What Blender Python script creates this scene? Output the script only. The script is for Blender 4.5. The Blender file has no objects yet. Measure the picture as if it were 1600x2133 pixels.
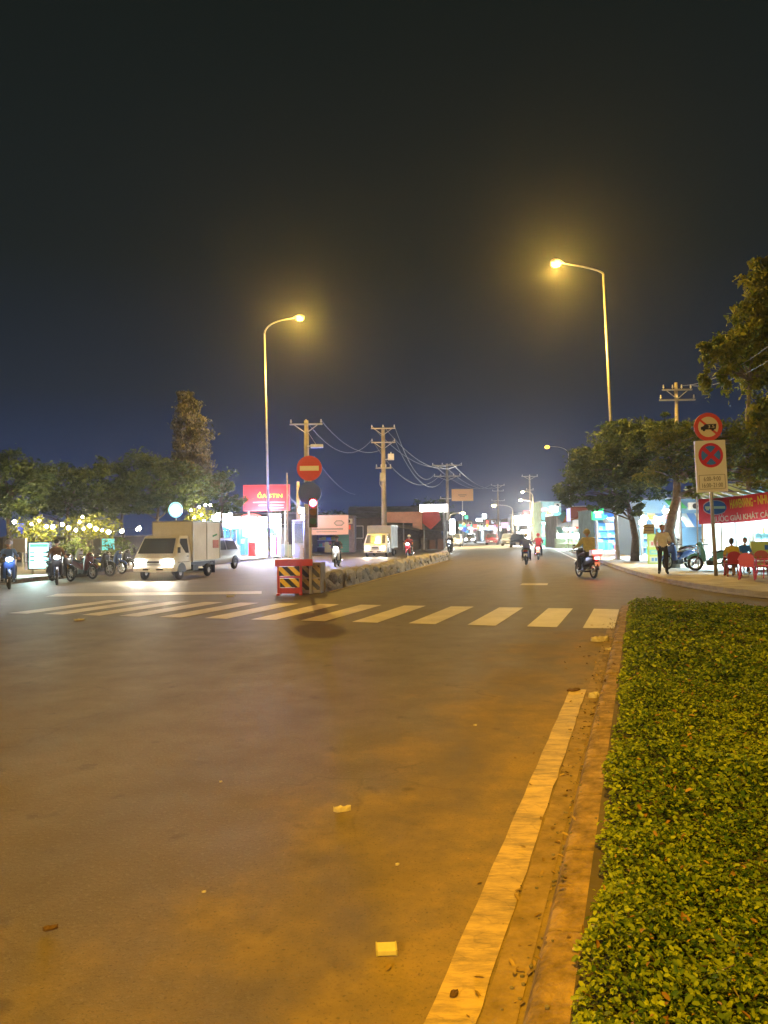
import bpy, bmesh, math, random
import numpy as np
from mathutils import Vector, Matrix, Euler

random.seed(7)
rng = np.random.default_rng(11)
SC = bpy.context.scene
COL = SC.collection
R = math.radians

# ------------------------------------------------------------------ camera
CAM_H, FPX = 1.65, 1602.0
PITCH, ROLL = math.atan(47.5 / FPX), R(0.7)
_f = Vector((0, math.cos(PITCH), math.sin(PITCH)))
_r0 = Vector((1, 0, 0)); _u0 = _r0.cross(_f)
_r = _r0 * math.cos(ROLL) - _u0 * math.sin(ROLL); _u = _r.cross(_f)
cd = bpy.data.cameras.new('camera'); cam = bpy.data.objects.new('camera', cd); COL.objects.link(cam)
cam.matrix_world = Matrix(((_r.x, _u.x, -_f.x, 0), (_r.y, _u.y, -_f.y, 0), (_r.z, _u.z, -_f.z, CAM_H), (0, 0, 0, 1)))
cd.sensor_fit = 'VERTICAL'; cd.sensor_height = 36.0; cd.lens = FPX / 2133 * 36.0
cd.clip_start = 0.05; cd.clip_end = 3000
SC.camera = cam

# ------------------------------------------------------------------ night sky, exposure
SC.view_settings.view_transform = 'Standard'; SC.view_settings.look = 'None'
SC.view_settings.gamma = 1.0; SC.view_settings.use_curve_mapping = False
SC.view_settings.exposure = 2.1
W = bpy.data.worlds.new('World'); SC.world = W; W.use_nodes = True
nt = W.node_tree; nt.nodes.clear()
wo = nt.nodes.new('ShaderNodeOutputWorld'); bg = nt.nodes.new('ShaderNodeBackground')
tc = nt.nodes.new('ShaderNodeTexCoord'); sx = nt.nodes.new('ShaderNodeSeparateXYZ'); rp = nt.nodes.new('ShaderNodeValToRGB')
nt.links.new(tc.outputs['Generated'], sx.inputs[0]); nt.links.new(sx.outputs['Z'], rp.inputs[0])
SKY = [(0.0, (.0058, .0105, .0310)), (.07, (.0042, .0078, .0220)), (.18, (.0038, .0054, .0084)), (.33, (.0026, .0036, .0037)), (.65, (.0016, .0024, .0021))]
for i, (p, c) in enumerate(SKY):
    e = rp.color_ramp.elements[i] if i < 2 else rp.color_ramp.elements.new(p)
    e.position = p; e.color = (*c, 1)
nt.links.new(rp.outputs[0], bg.inputs[0]); bg.inputs[1].default_value = 1.0
nt.links.new(bg.outputs[0], wo.inputs[0])

cy = SC.cycles
cy.use_denoising = True
cy.max_bounces = 5; cy.diffuse_bounces = 2; cy.glossy_bounces = 3; cy.transmission_bounces = 3
cy.volume_bounces = 0; cy.caustics_reflective = False; cy.caustics_refractive = False
cy.sample_clamp_indirect = 4.0; cy.use_light_tree = True

# ------------------------------------------------------------------ places
A1 = R(18.3)                                       # heading of the near road
U1 = Vector((math.sin(A1), math.cos(A1), 0)); V1 = Vector((math.cos(A1), -math.sin(A1), 0))
def uv(u, v, z=0): p = U1 * u + V1 * v; return Vector((p.x, p.y, z))
def ray(px, py): return _f + _r * ((px - 800) / FPX) + _u * ((1066.5 - py) / FPX)
def gnd(px, py, z=0.0):                            # point of the ground seen at a picture position
    d = ray(px, py); t = (z - CAM_H) / d.z
    return Vector((0, 0, CAM_H)) + d * t
def at(px, py, Y):                                 # point seen at a picture position, Y metres ahead
    d = ray(px, py); return Vector((0, 0, CAM_H)) + d * (Y / d.y)

# ------------------------------------------------------------------ materials
_m = {}
def mat(name, col, rough=.6, metal=0.0, emit=None, es=0.0, var=.0, scale=4.0, bump=.0, bscale=60.0, spec=.5, coat=0.0, alpha=None, trans=0.0):
    if name in _m: return _m[name]
    m = bpy.data.materials.new(name); m.use_nodes = True; n = m.node_tree.nodes; l = m.node_tree.links
    b = n['Principled BSDF']
    b.inputs['Base Color'].default_value = (*col, 1); b.inputs['Roughness'].default_value = rough
    b.inputs['Metallic'].default_value = metal; b.inputs['Specular IOR Level'].default_value = spec
    b.inputs['Coat Weight'].default_value = coat
    if trans: b.inputs['Transmission Weight'].default_value = trans
    if emit:
        b.inputs['Emission Color'].default_value = (*emit, 1); b.inputs['Emission Strength'].default_value = es
    if var or bump:
        t = n.new('ShaderNodeTexCoord')
    if var:
        nz = n.new('ShaderNodeTexNoise'); nz.inputs['Scale'].default_value = scale; nz.inputs['Detail'].default_value = 6
        nz.inputs['Roughness'].default_value = .65
        l.new(t.outputs['Object'], nz.inputs['Vector'])
        mr = n.new('ShaderNodeMapRange'); mr.inputs[1].default_value = .3; mr.inputs[2].default_value = .7
        mr.inputs[3].default_value = 1 - var; mr.inputs[4].default_value = 1 + var * .6
        l.new(nz.outputs['Fac'], mr.inputs[0])
        mx = n.new('ShaderNodeVectorMath'); mx.operation = 'SCALE'; mx.inputs[0].default_value = col
        l.new(mr.outputs[0], mx.inputs['Scale']); l.new(mx.outputs[0], b.inputs['Base Color'])
        rr = n.new('ShaderNodeMapRange'); rr.inputs[1].default_value = .3; rr.inputs[2].default_value = .7
        rr.inputs[3].default_value = min(1, rough + .12); rr.inputs[4].default_value = max(.05, rough - .1)
        l.new(nz.outputs['Fac'], rr.inputs[0]); l.new(rr.outputs[0], b.inputs['Roughness'])
    if bump:
        nb = n.new('ShaderNodeTexNoise'); nb.inputs['Scale'].default_value = bscale; nb.inputs['Detail'].default_value = 4
        l.new(t.outputs['Object'], nb.inputs['Vector'])
        bp = n.new('ShaderNodeBump'); bp.inputs['Strength'].default_value = bump; bp.inputs['Distance'].default_value = .02
        l.new(nb.outputs['Fac'], bp.inputs['Height']); l.new(bp.outputs[0], b.inputs['Normal'])
    _m[name] = m
    return m
def glow(name, col, es, base=None):
    return mat(name, base or col, .5, 0, col, es)

def leaf_mat(name, c1, c2, tl=.25):
    if name in _m: return _m[name]
    m = bpy.data.materials.new(name); m.use_nodes = True; n = m.node_tree.nodes; l = m.node_tree.links
    b = n['Principled BSDF']; b.inputs['Roughness'].default_value = .6; b.inputs['Specular IOR Level'].default_value = .3
    at_ = n.new('ShaderNodeAttribute'); at_.attribute_name = 'tint'
    mx = n.new('ShaderNodeMix'); mx.data_type = 'RGBA'
    mx.inputs['A'].default_value = (*c1, 1); mx.inputs['B'].default_value = (*c2, 1)
    l.new(at_.outputs['Fac'], mx.inputs['Factor']); l.new(mx.outputs['Result'], b.inputs['Base Color'])
    t = n.new('ShaderNodeBsdfTranslucent'); l.new(mx.outputs['Result'], t.inputs[0])
    ms = n.new('ShaderNodeMixShader'); ms.inputs[0].default_value = tl
    l.new(b.outputs[0], ms.inputs[1]); l.new(t.outputs[0], ms.inputs[2]); l.new(ms.outputs[0], n['Material Output'].inputs[0])
    _m[name] = m
    return m

def asphalt():
    m = bpy.data.materials.new('asphalt'); m.use_nodes = True; n = m.node_tree.nodes; l = m.node_tree.links
    b = n['Principled BSDF']; t = n.new('ShaderNodeTexCoord')
    def noise(s, d=5, r=.6):
        z = n.new('ShaderNodeTexNoise'); z.inputs['Scale'].default_value = s; z.inputs['Detail'].default_value = d
        z.inputs['Roughness'].default_value = r; l.new(t.outputs['Object'], z.inputs['Vector']); return z.outputs['Fac']
    def rng_(x, a, b_, c, d, st='LINEAR'):
        q = n.new('ShaderNodeMapRange'); q.interpolation_type = st
        for i, v in enumerate((a, b_, c, d)): q.inputs[i + 1].default_value = v
        l.new(x, q.inputs[0]); return q.outputs[0]
    def math_(op, a, c):
        q = n.new('ShaderNodeMath'); q.operation = op
        for i, v in enumerate((a, c)):
            if isinstance(v, float): q.inputs[i].default_value = v
            else: l.new(v, q.inputs[i])
        return q.outputs[0]
    def mix(fac, a, c):
        q = n.new('ShaderNodeMix'); q.data_type = 'RGBA'
        for k, v in (('A', a), ('B', c)):
            if isinstance(v, tuple): q.inputs[k].default_value = (*v, 1)
            else: l.new(v, q.inputs[k])
        l.new(fac, q.inputs['Factor']); return q.outputs['Result']
    big = noise(.22, 4); mid = noise(1.7, 6, .7); fine = noise(160, 3); grit = noise(42, 4)
    base = mix(rng_(big, .35, .65, 0, 1), (.092, .078, .054), (.116, .099, .068))
    base = mix(rng_(mid, .35, .7, 0, .5), base, (.076, .065, .047))
    base = mix(rng_(fine, .4, .75, 0, .35), base, (.175, .15, .11))
    # dusty kerb of the near road, with lamplight through tree gaps painted in: distance from the kerb line
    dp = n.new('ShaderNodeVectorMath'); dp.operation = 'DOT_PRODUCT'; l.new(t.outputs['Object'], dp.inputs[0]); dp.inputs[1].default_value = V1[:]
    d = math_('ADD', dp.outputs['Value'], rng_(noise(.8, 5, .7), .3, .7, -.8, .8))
    dust_light = math_('MULTIPLY', rng_(d, -2.4, -.7, 0, 1, 'SMOOTHSTEP'), rng_(noise(2.6, 6, .75), .3, .62, .15, 1))
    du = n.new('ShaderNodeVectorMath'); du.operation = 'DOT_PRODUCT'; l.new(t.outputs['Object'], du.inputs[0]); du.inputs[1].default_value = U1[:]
    dust_light = math_('MULTIPLY', dust_light, rng_(du.outputs['Value'], 12.5, 15.0, 1, .1))
    base = mix(math_('MULTIPLY', dust_light, .8), base, (.32, .235, .115))
    # oil and tyre spots
    sp = rng_(noise(3.1, 2, .5), .66, .74, 0, .55)
    base = mix(sp, base, (.048, .044, .040))
    # aggregate: light and dark chips, then hairline cracks and wheel tracks
    base = mix(rng_(grit, .56, .70, 0, .45), base, (.19, .17, .145))
    base = mix(rng_(noise(70, 2, .5), .58, .72, 0, .5), base, (.035, .032, .030))
    vo = n.new('ShaderNodeTexVoronoi'); vo.feature = 'DISTANCE_TO_EDGE'; vo.inputs['Scale'].default_value = .55
    wp_ = n.new('ShaderNodeVectorMath'); wp_.operation = 'ADD'; nz_ = n.new('ShaderNodeTexNoise'); nz_.inputs['Scale'].default_value = 2.5; nz_.inputs['Detail'].default_value = 5
    l.new(t.outputs['Object'], nz_.inputs['Vector']); sc_ = n.new('ShaderNodeVectorMath'); sc_.operation = 'SCALE'; sc_.inputs['Scale'].default_value = .5
    l.new(nz_.outputs['Color'], sc_.inputs[0]); l.new(t.outputs['Object'], wp_.inputs[0]); l.new(sc_.outputs[0], wp_.inputs[1]); l.new(wp_.outputs[0], vo.inputs['Vector'])
    crack = math_('MULTIPLY', rng_(vo.outputs['Distance'], .0, .010, .35, 0), rng_(noise(.35, 3), .48, .6, 0, 1))
    base = mix(crack, base, (.03, .027, .024))
    trk = n.new('ShaderNodeMath'); trk.operation = 'SINE'; l.new(math_('MULTIPLY', dp.outputs['Value'], 3.7), trk.inputs[0])
    base = mix(math_('MULTIPLY', rng_(trk.outputs[0], .2, 1, 0, .35), rng_(noise(.5, 4), .35, .65, .2, 1)), base, (.060, .055, .050))
    l.new(base, b.inputs['Base Color'])
    l.new(math_('ADD', rng_(mid, .3, .7, .58, .70), math_('MULTIPLY', dust_light, .3)), b.inputs['Roughness'])
    b.inputs['Specular IOR Level'].default_value = .18
    bp = n.new('ShaderNodeBump'); bp.inputs['Strength'].default_value = .45; bp.inputs['Distance'].default_value = .012
    l.new(math_('ADD', grit, math_('MULTIPLY', fine, .6)), bp.inputs['Height']); l.new(bp.outputs[0], b.inputs['Normal'])
    _m['asphalt'] = m
    return m

def worn_paint(name, col, keep=.62):
    m = bpy.data.materials.new(name); m.use_nodes = True; n = m.node_tree.nodes; l = m.node_tree.links
    b = n['Principled BSDF']; t = n.new('ShaderNodeTexCoord')
    z = n.new('ShaderNodeTexNoise'); z.inputs['Scale'].default_value = 5.0; z.inputs['Detail'].default_value = 9; z.inputs['Roughness'].default_value = .75
    mp = n.new('ShaderNodeMapping'); mp.inputs['Rotation'].default_value = (0, 0, A1); mp.inputs['Scale'].default_value = (.6, 2.2, 1)
    l.new(t.outputs['Object'], mp.inputs[0]); l.new(mp.outputs[0], z.inputs['Vector'])
    r = n.new('ShaderNodeValToRGB'); r.color_ramp.elements[0].position = .30; r.color_ramp.elements[1].position = .30 + .3 * (1 - keep) + .08
    r.color_ramp.elements[0].color = (.10, .09, .075, 1); r.color_ramp.elements[1].color = (*col, 1)
    l.new(z.outputs['Fac'], r.inputs[0])
    z2 = n.new('ShaderNodeTexNoise'); z2.inputs['Scale'].default_value = 1.1; z2.inputs['Detail'].default_value = 6
    l.new(t.outputs['Object'], z2.inputs['Vector'])
    mr = n.new('ShaderNodeMapRange'); mr.inputs[1].default_value = .3; mr.inputs[2].default_value = .7; mr.inputs[3].default_value = .72; mr.inputs[4].default_value = 1.05
    l.new(z2.outputs['Fac'], mr.inputs[0])
    vm = n.new('ShaderNodeVectorMath'); vm.operation = 'SCALE'; l.new(r.outputs[0], vm.inputs[0]); l.new(mr.outputs[0], vm.inputs['Scale'])
    mp2 = n.new('ShaderNodeMapping'); mp2.inputs['Rotation'].default_value = (0, 0, A1); l.new(t.outputs['Object'], mp2.inputs[0])
    wv = n.new('ShaderNodeTexWave'); wv.bands_direction = 'Y'; wv.inputs['Scale'].default_value = 2.3; wv.inputs['Distortion'].default_value = 14; wv.inputs['Detail'].default_value = 4; wv.inputs['Detail Scale'].default_value = 1.6
    l.new(mp2.outputs[0], wv.inputs['Vector'])
    ck = n.new('ShaderNodeMapRange'); ck.inputs[1].default_value = .0; ck.inputs[2].default_value = .045; ck.inputs[3].default_value = .80; ck.inputs[4].default_value = 1.0
    l.new(wv.outputs['Fac'], ck.inputs[0])
    v3 = n.new('ShaderNodeVectorMath'); v3.operation = 'SCALE'; l.new(vm.outputs[0], v3.inputs[0]); l.new(ck.outputs[0], v3.inputs['Scale'])
    l.new(v3.outputs[0], b.inputs['Base Color']); b.inputs['Roughness'].default_value = .6
    _m[name] = m
    return m

# ------------------------------------------------------------------ mesh builder
class MB:
    def __init__(s): s.v, s.f, s.m = [], [], []; s.mi = 0; s.xf = None
    def use(s, i): s.mi = i; return s
    def add(s, vs, fs):
        o = len(s.v)
        s.v += [Vector(p) for p in vs]
        for f in fs: s.f.append([i + o for i in f]); s.m.append(s.mi)
        return s
    def box(s, c, d, rot=None, taper=1.0):
        c = Vector(c); hx, hy, hz = d[0] / 2, d[1] / 2, d[2] / 2
        vs = [Vector((x * hx * (taper if z > 0 else 1), y * hy * (taper if z > 0 else 1), z * hz)) for z in (-1, 1) for y in (-1, 1) for x in (-1, 1)]
        if rot is not None:
            M = Euler(rot).to_matrix(); vs = [M @ v for v in vs]
        return s.add([v + c for v in vs], [(0, 2, 3, 1), (4, 5, 7, 6), (0, 1, 5, 4), (2, 6, 7, 3), (0, 4, 6, 2), (1, 3, 7, 5)])
    def cyl(s, a, b, r0, r1=None, n=10, cap=True):
        return s.tube([a, b], [r0, r0 if r1 is None else r1], n, cap)
    def tube(s, path, r, n=8, cap=True):
        path = [Vector(p) for p in path]; k = len(path)
        if not hasattr(r, '__len__'): r = [r] * k
        vs = []; prev = None
        for i, p in enumerate(path):
            d = (path[min(i + 1, k - 1)] - path[max(i - 1, 0)])
            d = d.normalized() if d.length > 1e-9 else Vector((0, 0, 1))
            if prev is None:
                ref = Vector((0, 0, 1)) if abs(d.z) < .9 else Vector((1, 0, 0)); x = d.cross(ref).normalized()
            else:
                x = (prev - d * prev.dot(d)).normalized()
            prev = x; y = d.cross(x)
            vs += [p + (x * math.cos(2 * math.pi * j / n) + y * math.sin(2 * math.pi * j / n)) * r[i] for j in range(n)]
        fs = [(i * n + j, i * n + (j + 1) % n, (i + 1) * n + (j + 1) % n, (i + 1) * n + j) for i in range(k - 1) for j in range(n)]
        if cap: fs += [tuple(range(n - 1, -1, -1)), tuple((k - 1) * n + j for j in range(n))]
        return s.add(vs, fs)
    def ball(s, c, r, nu=10, nv=7, zmin=-1.0):
        c = Vector(c); r = (r, r, r) if not hasattr(r, '__len__') else r
        vs = []; t0 = math.acos(max(-1, min(1, -zmin)))
        a0 = math.asin(zmin)
        for i in range(nv + 1):
            a = a0 + (math.pi / 2 - a0) * i / nv
            for j in range(nu):
                b = 2 * math.pi * j / nu
                vs.append(c + Vector((r[0] * math.cos(a) * math.cos(b), r[1] * math.cos(a) * math.sin(b), r[2] * math.sin(a))))
        fs = [(i * nu + j, i * nu + (j + 1) % nu, (i + 1) * nu + (j + 1) % nu, (i + 1) * nu + j) for i in range(nv) for j in range(nu)]
        if zmin > -1: fs.append(tuple(range(nu - 1, -1, -1)))
        return s.add(vs, fs)
    def torus(s, c, R_, r, axis='x', n=20, k=8):
        c = Vector(c); vs = []
        for i in range(n):
            a = 2 * math.pi * i / n
            for j in range(k):
                b = 2 * math.pi * j / k; q = R_ + r * math.cos(b); h = r * math.sin(b)
                p = (h, q * math.cos(a), q * math.sin(a)) if axis == 'x' else ((q * math.cos(a), h, q * math.sin(a)) if axis == 'y' else (q * math.cos(a), q * math.sin(a), h))
                vs.append(c + Vector(p))
        fs = [(i * k + j, ((i + 1) % n) * k + j, ((i + 1) % n) * k + (j + 1) % k, i * k + (j + 1) % k) for i in range(n) for j in range(k)]
        return s.add(vs, fs)
    def prism(s, pts, lo, hi, axis='x', inset=None):      # outline pts in the plane of the two other axes
        k = len(pts); vs = []
        for q in (lo, hi):
            for (a, b) in pts:
                vs.append((q, a, b) if axis == 'x' else ((a, q, b) if axis == 'y' else (a, b, q)))
        fs = [tuple(range(k - 1, -1, -1)), tuple(range(k, 2 * k))] + [(i, (i + 1) % k, k + (i + 1) % k, k + i) for i in range(k)]
        return s.add(vs, fs)
    def quad(s, a, b, c, d): return s.add([a, b, c, d], [(0, 1, 2, 3)])
    def disc(s, c, r, y=None, n=24, thick=.01, axis='y', rz=None):
        rz = rz or r
        pts = [(c[0] + r * math.cos(2 * math.pi * i / n), c[2] + rz * math.sin(2 * math.pi * i / n)) for i in range(n)]
        return s.prism(pts, c[1] - thick / 2, c[1] + thick / 2, 'y')
    def build(s, name, m, parent=None, smooth=False, bevel=0.0, seg=2, loc=None):
        me = bpy.data.meshes.new(name); me.from_pydata([tuple(v) for v in s.v], [], s.f)
        ms = m if isinstance(m, (list, tuple)) else [m]
        for q in ms: me.materials.append(q)
        me.polygons.foreach_set('material_index', s.m)
        bm = bmesh.new(); bm.from_mesh(me); bmesh.ops.recalc_face_normals(bm, faces=bm.faces)
        if bevel:
            bmesh.ops.bevel(bm, geom=[e for e in bm.edges if len(e.link_faces) == 2 and e.calc_face_angle(0) > .35], offset=bevel, segments=seg, affect='EDGES', profile=.6, clamp_overlap=True)
        bm.to_mesh(me); bm.free()
        if smooth: me.shade_smooth() if not bevel else me.shade_auto_smooth(angle=R(40)) if hasattr(me, 'shade_auto_smooth') else me.shade_smooth()
        o = bpy.data.objects.new(name, me); COL.objects.link(o)
        if parent: o.parent = parent
        if loc: o.location = loc
        return o

def thing(name, label, cat, loc=(0, 0, 0), rz=0.0, group=None):
    o = bpy.data.objects.new(name, None); COL.objects.link(o); o.empty_display_size = .2
    o.location = loc; o.rotation_euler = (0, 0, rz); return tag(o, label, cat, group)
def tag(o, label=None, cat=None, group=None, kind=None):
    if label: o['label'] = label
    if cat: o['category'] = cat
    if group: o['group'] = group
    if kind: o['kind'] = kind
    return o
def copy_tree(o, parent=None):
    c = o.copy(); COL.objects.link(c); c.parent = parent
    for ch in o.children: copy_tree(ch, c)
    return c
def lamp(kind, parent, loc, energy, col, size=.2, rot=(0, 0, 0), spot=None, name='light_source', sy=None):
    d = bpy.data.lights.new(name, kind); d.energy = energy; d.color = col
    if kind == 'AREA':
        d.size = size
        if sy: d.shape = 'RECTANGLE'; d.size_y = sy
    else: d.shadow_soft_size = size
    if spot: d.spot_size, d.spot_blend = spot
    o = bpy.data.objects.new(name, d); COL.objects.link(o); o.location = loc; o.rotation_euler = rot
    if parent: o.parent = parent
    return o
def text_mesh(s, size, m, parent, loc, name='lettering', width=None, align='CENTER', rx=90, rz=0, ext=.004, bold=0.0, height=None):
    c = bpy.data.curves.new(name, 'FONT'); c.body = s; c.size = size; c.align_x = align; c.align_y = 'CENTER'; c.extrude = ext; c.offset = bold
    c.resolution_u = 3
    t = bpy.data.objects.new(name, c); COL.objects.link(t)
    bpy.context.view_layer.update()
    me = bpy.data.meshes.new_from_object(t); bpy.data.objects.remove(t)
    xs = [v.co.x for v in me.vertices]
    if xs and width:
        w = max(xs) - min(xs); k = width / w; mid = (max(xs) + min(xs)) / 2
        ys = [v.co.y for v in me.vertices]; ky = height / (max(ys) - min(ys)) if height else 1
        ym = (max(ys) + min(ys)) / 2
        for v in me.vertices: v.co.x = (v.co.x - mid) * k; v.co.y = (v.co.y - ym) * ky if height else v.co.y
    me.materials.clear(); me.materials.append(m); me.name = name
    o = bpy.data.objects.new(name, me); COL.objects.link(o); o.parent = parent
    o.location = loc; o.rotation_euler = (R(rx), 0, R(rz))
    return o

# ------------------------------------------------------------------ ground, road, pavements
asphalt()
CONC = mat('concrete', (.42, .40, .37), .8, var=.35, scale=1.3, bump=.3, bscale=30)
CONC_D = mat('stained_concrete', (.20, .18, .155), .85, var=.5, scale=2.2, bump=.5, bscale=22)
EARTH = mat('bare_earth', (.10, .08, .055), .95, var=.5, scale=1.0, bump=.6, bscale=14)
KERB = mat('kerb_concrete', (.28, .195, .085), .9, var=.75, scale=7.0, bump=.9, bscale=35)

def sheet(name, pts, z, m, kind='structure', parent=None, skirt=0.0):
    b = MB(); k = len(pts)
    b.add([(p[0], p[1], z) for p in pts], [tuple(range(k))])
    if skirt: b.add([(p[0], p[1], z) for p in pts] + [(p[0], p[1], z - skirt) for p in pts], [(i, (i + 1) % k, k + (i + 1) % k, k + i) for i in range(k)])
    o = b.build(name, m, parent)
    if kind and not parent: tag(o, kind=kind)
    return o
g = sheet('ground', [(-900, -300), (900, -300), (900, 1500), (-900, 1500)], -.03, EARTH)
right_edge = [(22, 4), (14.5, 11.5), (10.6, 15.2), (9.1, 18.6), (8.75, 22.5), (9.25, 28), (11.67, 41.7), (15.6, 65), (27.5, 130), (40, 200), (74, 400)]
left_edge = [(-17, 8), (-15.2, 20), (-13.6, 32), (-8.6, 51), (1.0, 100), (19.5, 190), (60, 400)]
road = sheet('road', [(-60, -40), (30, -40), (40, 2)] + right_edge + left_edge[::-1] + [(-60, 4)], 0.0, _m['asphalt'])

def offset_line(line, d):
    out = []
    for i, p in enumerate(line):
        a = Vector(line[max(i - 1, 0)]); b = Vector(line[min(i + 1, len(line) - 1)]); t = (b - a).normalized()
        out.append((p[0] + t.y * d, p[1] - t.x * d))
    return out
def strip_mesh(name, line, prof, m, parent=None, tagk='structure'):   # profile (offset to the right, z) swept along a line
    b = MB(); k = len(prof); rows = [offset_line(line, q[0]) for q in prof]
    vs = [(rows[j][i][0], rows[j][i][1], prof[j][1]) for i in range(len(line)) for j in range(k)]
    fs = [(i * k + j, i * k + j + 1, (i + 1) * k + j + 1, (i + 1) * k + j) for i in range(len(line) - 1) for j in range(k - 1)]
    b.add(vs, fs); o = b.build(name, m, parent)
    if tagk and not parent: tag(o, kind=tagk)
    return o
def dense(line, step):
    out = []
    for a, b in zip(line, line[1:]):
        a, b = Vector(a), Vector(b); n = max(1, int((b - a).length / step))
        for i in range(n): out.append(tuple(a.lerp(b, i / n)))
    out.append(tuple(line[-1])); return out
def smooth_line(line, it=2):
    for _ in range(it):
        o = [line[0]]
        for a, b in zip(line, line[1:]):
            a, b = Vector(a), Vector(b); o += [tuple(a.lerp(b, .25)), tuple(a.lerp(b, .75))]
        line = o + [line[-1]]
    return line
re_ = smooth_line(right_edge); le_ = smooth_line(left_edge)
pr_ = strip_mesh('pavement_right', re_, [(.26, .135), (4.5, .14), (40, .15)], CONC)
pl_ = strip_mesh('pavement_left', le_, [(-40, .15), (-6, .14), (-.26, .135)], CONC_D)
# kerb stones along the right pavement: near ones single, far run in one strip
def kerb_stones(parent_name, line, side, n_max, m):
    holder = strip_mesh(parent_name, line, [(0, .0), (0, .04), (side * .02, .05), (side * .25, .05), (side * .25, 0)] if side > 0 else [(side * .25, 0), (side * .25, .05), (side * .02, .05), (0, .04), (0, 0)], m)
    d = dense(line, .25); acc = 0; pts = [Vector(d[0])]
    for a, b in zip(d, d[1:]):
        acc += (Vector(b) - Vector(a)).length
        if acc >= 1.0: pts.append(Vector(b)); acc = 0
    for i, (a, b) in enumerate(zip(pts, pts[1:])):
        if i >= n_max: break
        t = (b - a); L = t.length - .012; ang = math.atan2(t.y, t.x); c = (a + b) / 2
        nrm = Vector((t.y, -t.x)).normalized() * side * .13
        q = MB(); q.box((0, 0, .105), (L, .25, .11))
        o = q.build('kerb_stone', m, holder, bevel=.018)
        o.location = (c.x + nrm.x + random.uniform(-.008, .008), c.y + nrm.y, random.uniform(-.008, .004)); o.rotation_euler = (0, 0, ang)
    return holder
kerb_stones('kerb_right', re_, 1, 60, CONC)
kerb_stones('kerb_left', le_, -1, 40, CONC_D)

# road paint
PAINT = worn_paint('worn_white_paint', (.60, .56, .47), .85)
YPAINT = worn_paint('worn_edge_paint', (.60, .44, .15), .35)
def ground_poly(name, pts, z, m, parent):
    b = MB(); b.add([(p[0], p[1], z) for p in pts], [tuple(range(len(pts)))]); return b.build(name, m, parent)
stripe_left = [-.95, -1.91, -2.98, -4.09, -5.21, -6.28, -7.34, -8.41, -9.48, -10.48, -11.46, -12.44, -13.4]
for i, v in enumerate(stripe_left):
    j = random.uniform(-.03, .03)
    ground_poly('crosswalk_stripe', [uv(13.72 + j, v), uv(13.72 - j, v + .52), uv(17.15 + j, v + .52), uv(17.15 - j, v)], .005, PAINT, road)
ground_poly('stop_line', [gnd(95, 1243), gnd(545, 1237), gnd(545, 1231.5), gnd(120, 1237)], .005, PAINT, road)
# edge line of the near road (a ragged band)
n = 60
b = MB(); vs = []
for i in range(n + 1):
    u = -3 + 11.35 * i / n
    vs += [uv(u, -.72 + .003 * math.sin(i * 1.7), .005), uv(u, -.555 + random.uniform(-.008, .006), .005)]
b.add(vs, [(2 * i, 2 * i + 1, 2 * i + 3, 2 * i + 2) for i in range(n)]); b.build('edge_line', YPAINT, road)
# lines on the far carriageways
for a, c in (((9.9, 34), (11.4, 42.5)), ((11.9, 45.5), (16.6, 72)),):
    d = (Vector(c) - Vector(a)).normalized(); nrm = Vector((d.y, -d.x)) * .08
    ground_poly('edge_line', [Vector(a) - nrm - Vector((.5, 0)), Vector(a) + nrm - Vector((.5, 0)), Vector(c) + nrm - Vector((.5, 0)), Vector(c) - nrm - Vector((.5, 0))], .005, PAINT, road)
ground_poly('paint_scrap', [gnd(1083, 1219), gnd(1140, 1219), gnd(1142, 1215.5), gnd(1088, 1215.5)], .0055, PAINT, road)
# gutter strip and kerb of the planted island
strip = strip_mesh('gutter', [tuple(uv(u, -.47).xy) for u in np.arange(-6, 16.2, 1.0)], [(-.075, .003), (.045, .004)], mat('dusty_gutter', (.26, .19, .10), .9, var=.5, scale=5, bump=.5, bscale=30))
isl = sheet('planting_bed', [uv(-6, -.24)[:2], uv(16.85, -.24)[:2], uv(16.7, .6)[:2], uv(15.9, 2.2)[:2], uv(14.2, 4.2)[:2], uv(12.5, 6)[:2], uv(-6, 6)[:2]], .10, EARTH, skirt=.12)
kline = [uv(u, -.41)[:2] for u in np.arange(-6, 17.3, .83)]
for i, (a, c) in enumerate(zip(kline, kline[1:])):
    a, c = Vector(a), Vector(c); t = c - a; L = t.length - .022
    q = MB(); q.prism([(0, .0), (.03, .075), (.06, .088), (.19, .095), (.19, 0)], -L / 2, L / 2, 'x')
    o = q.build('kerb_stone', KERB, isl, bevel=.012)
    mp = (a + c) / 2; o.location = (mp.x + random.uniform(-.006, .006), mp.y, random.uniform(-.012, .004))
    o.rotation_euler = (0, 0, math.atan2(t.y, t.x) + math.pi)
    o.scale = (1, 1, 1)
    o.rotation_euler = (0, 0, math.atan2(-t.y, -t.x) + random.uniform(-.004, .004))

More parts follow.
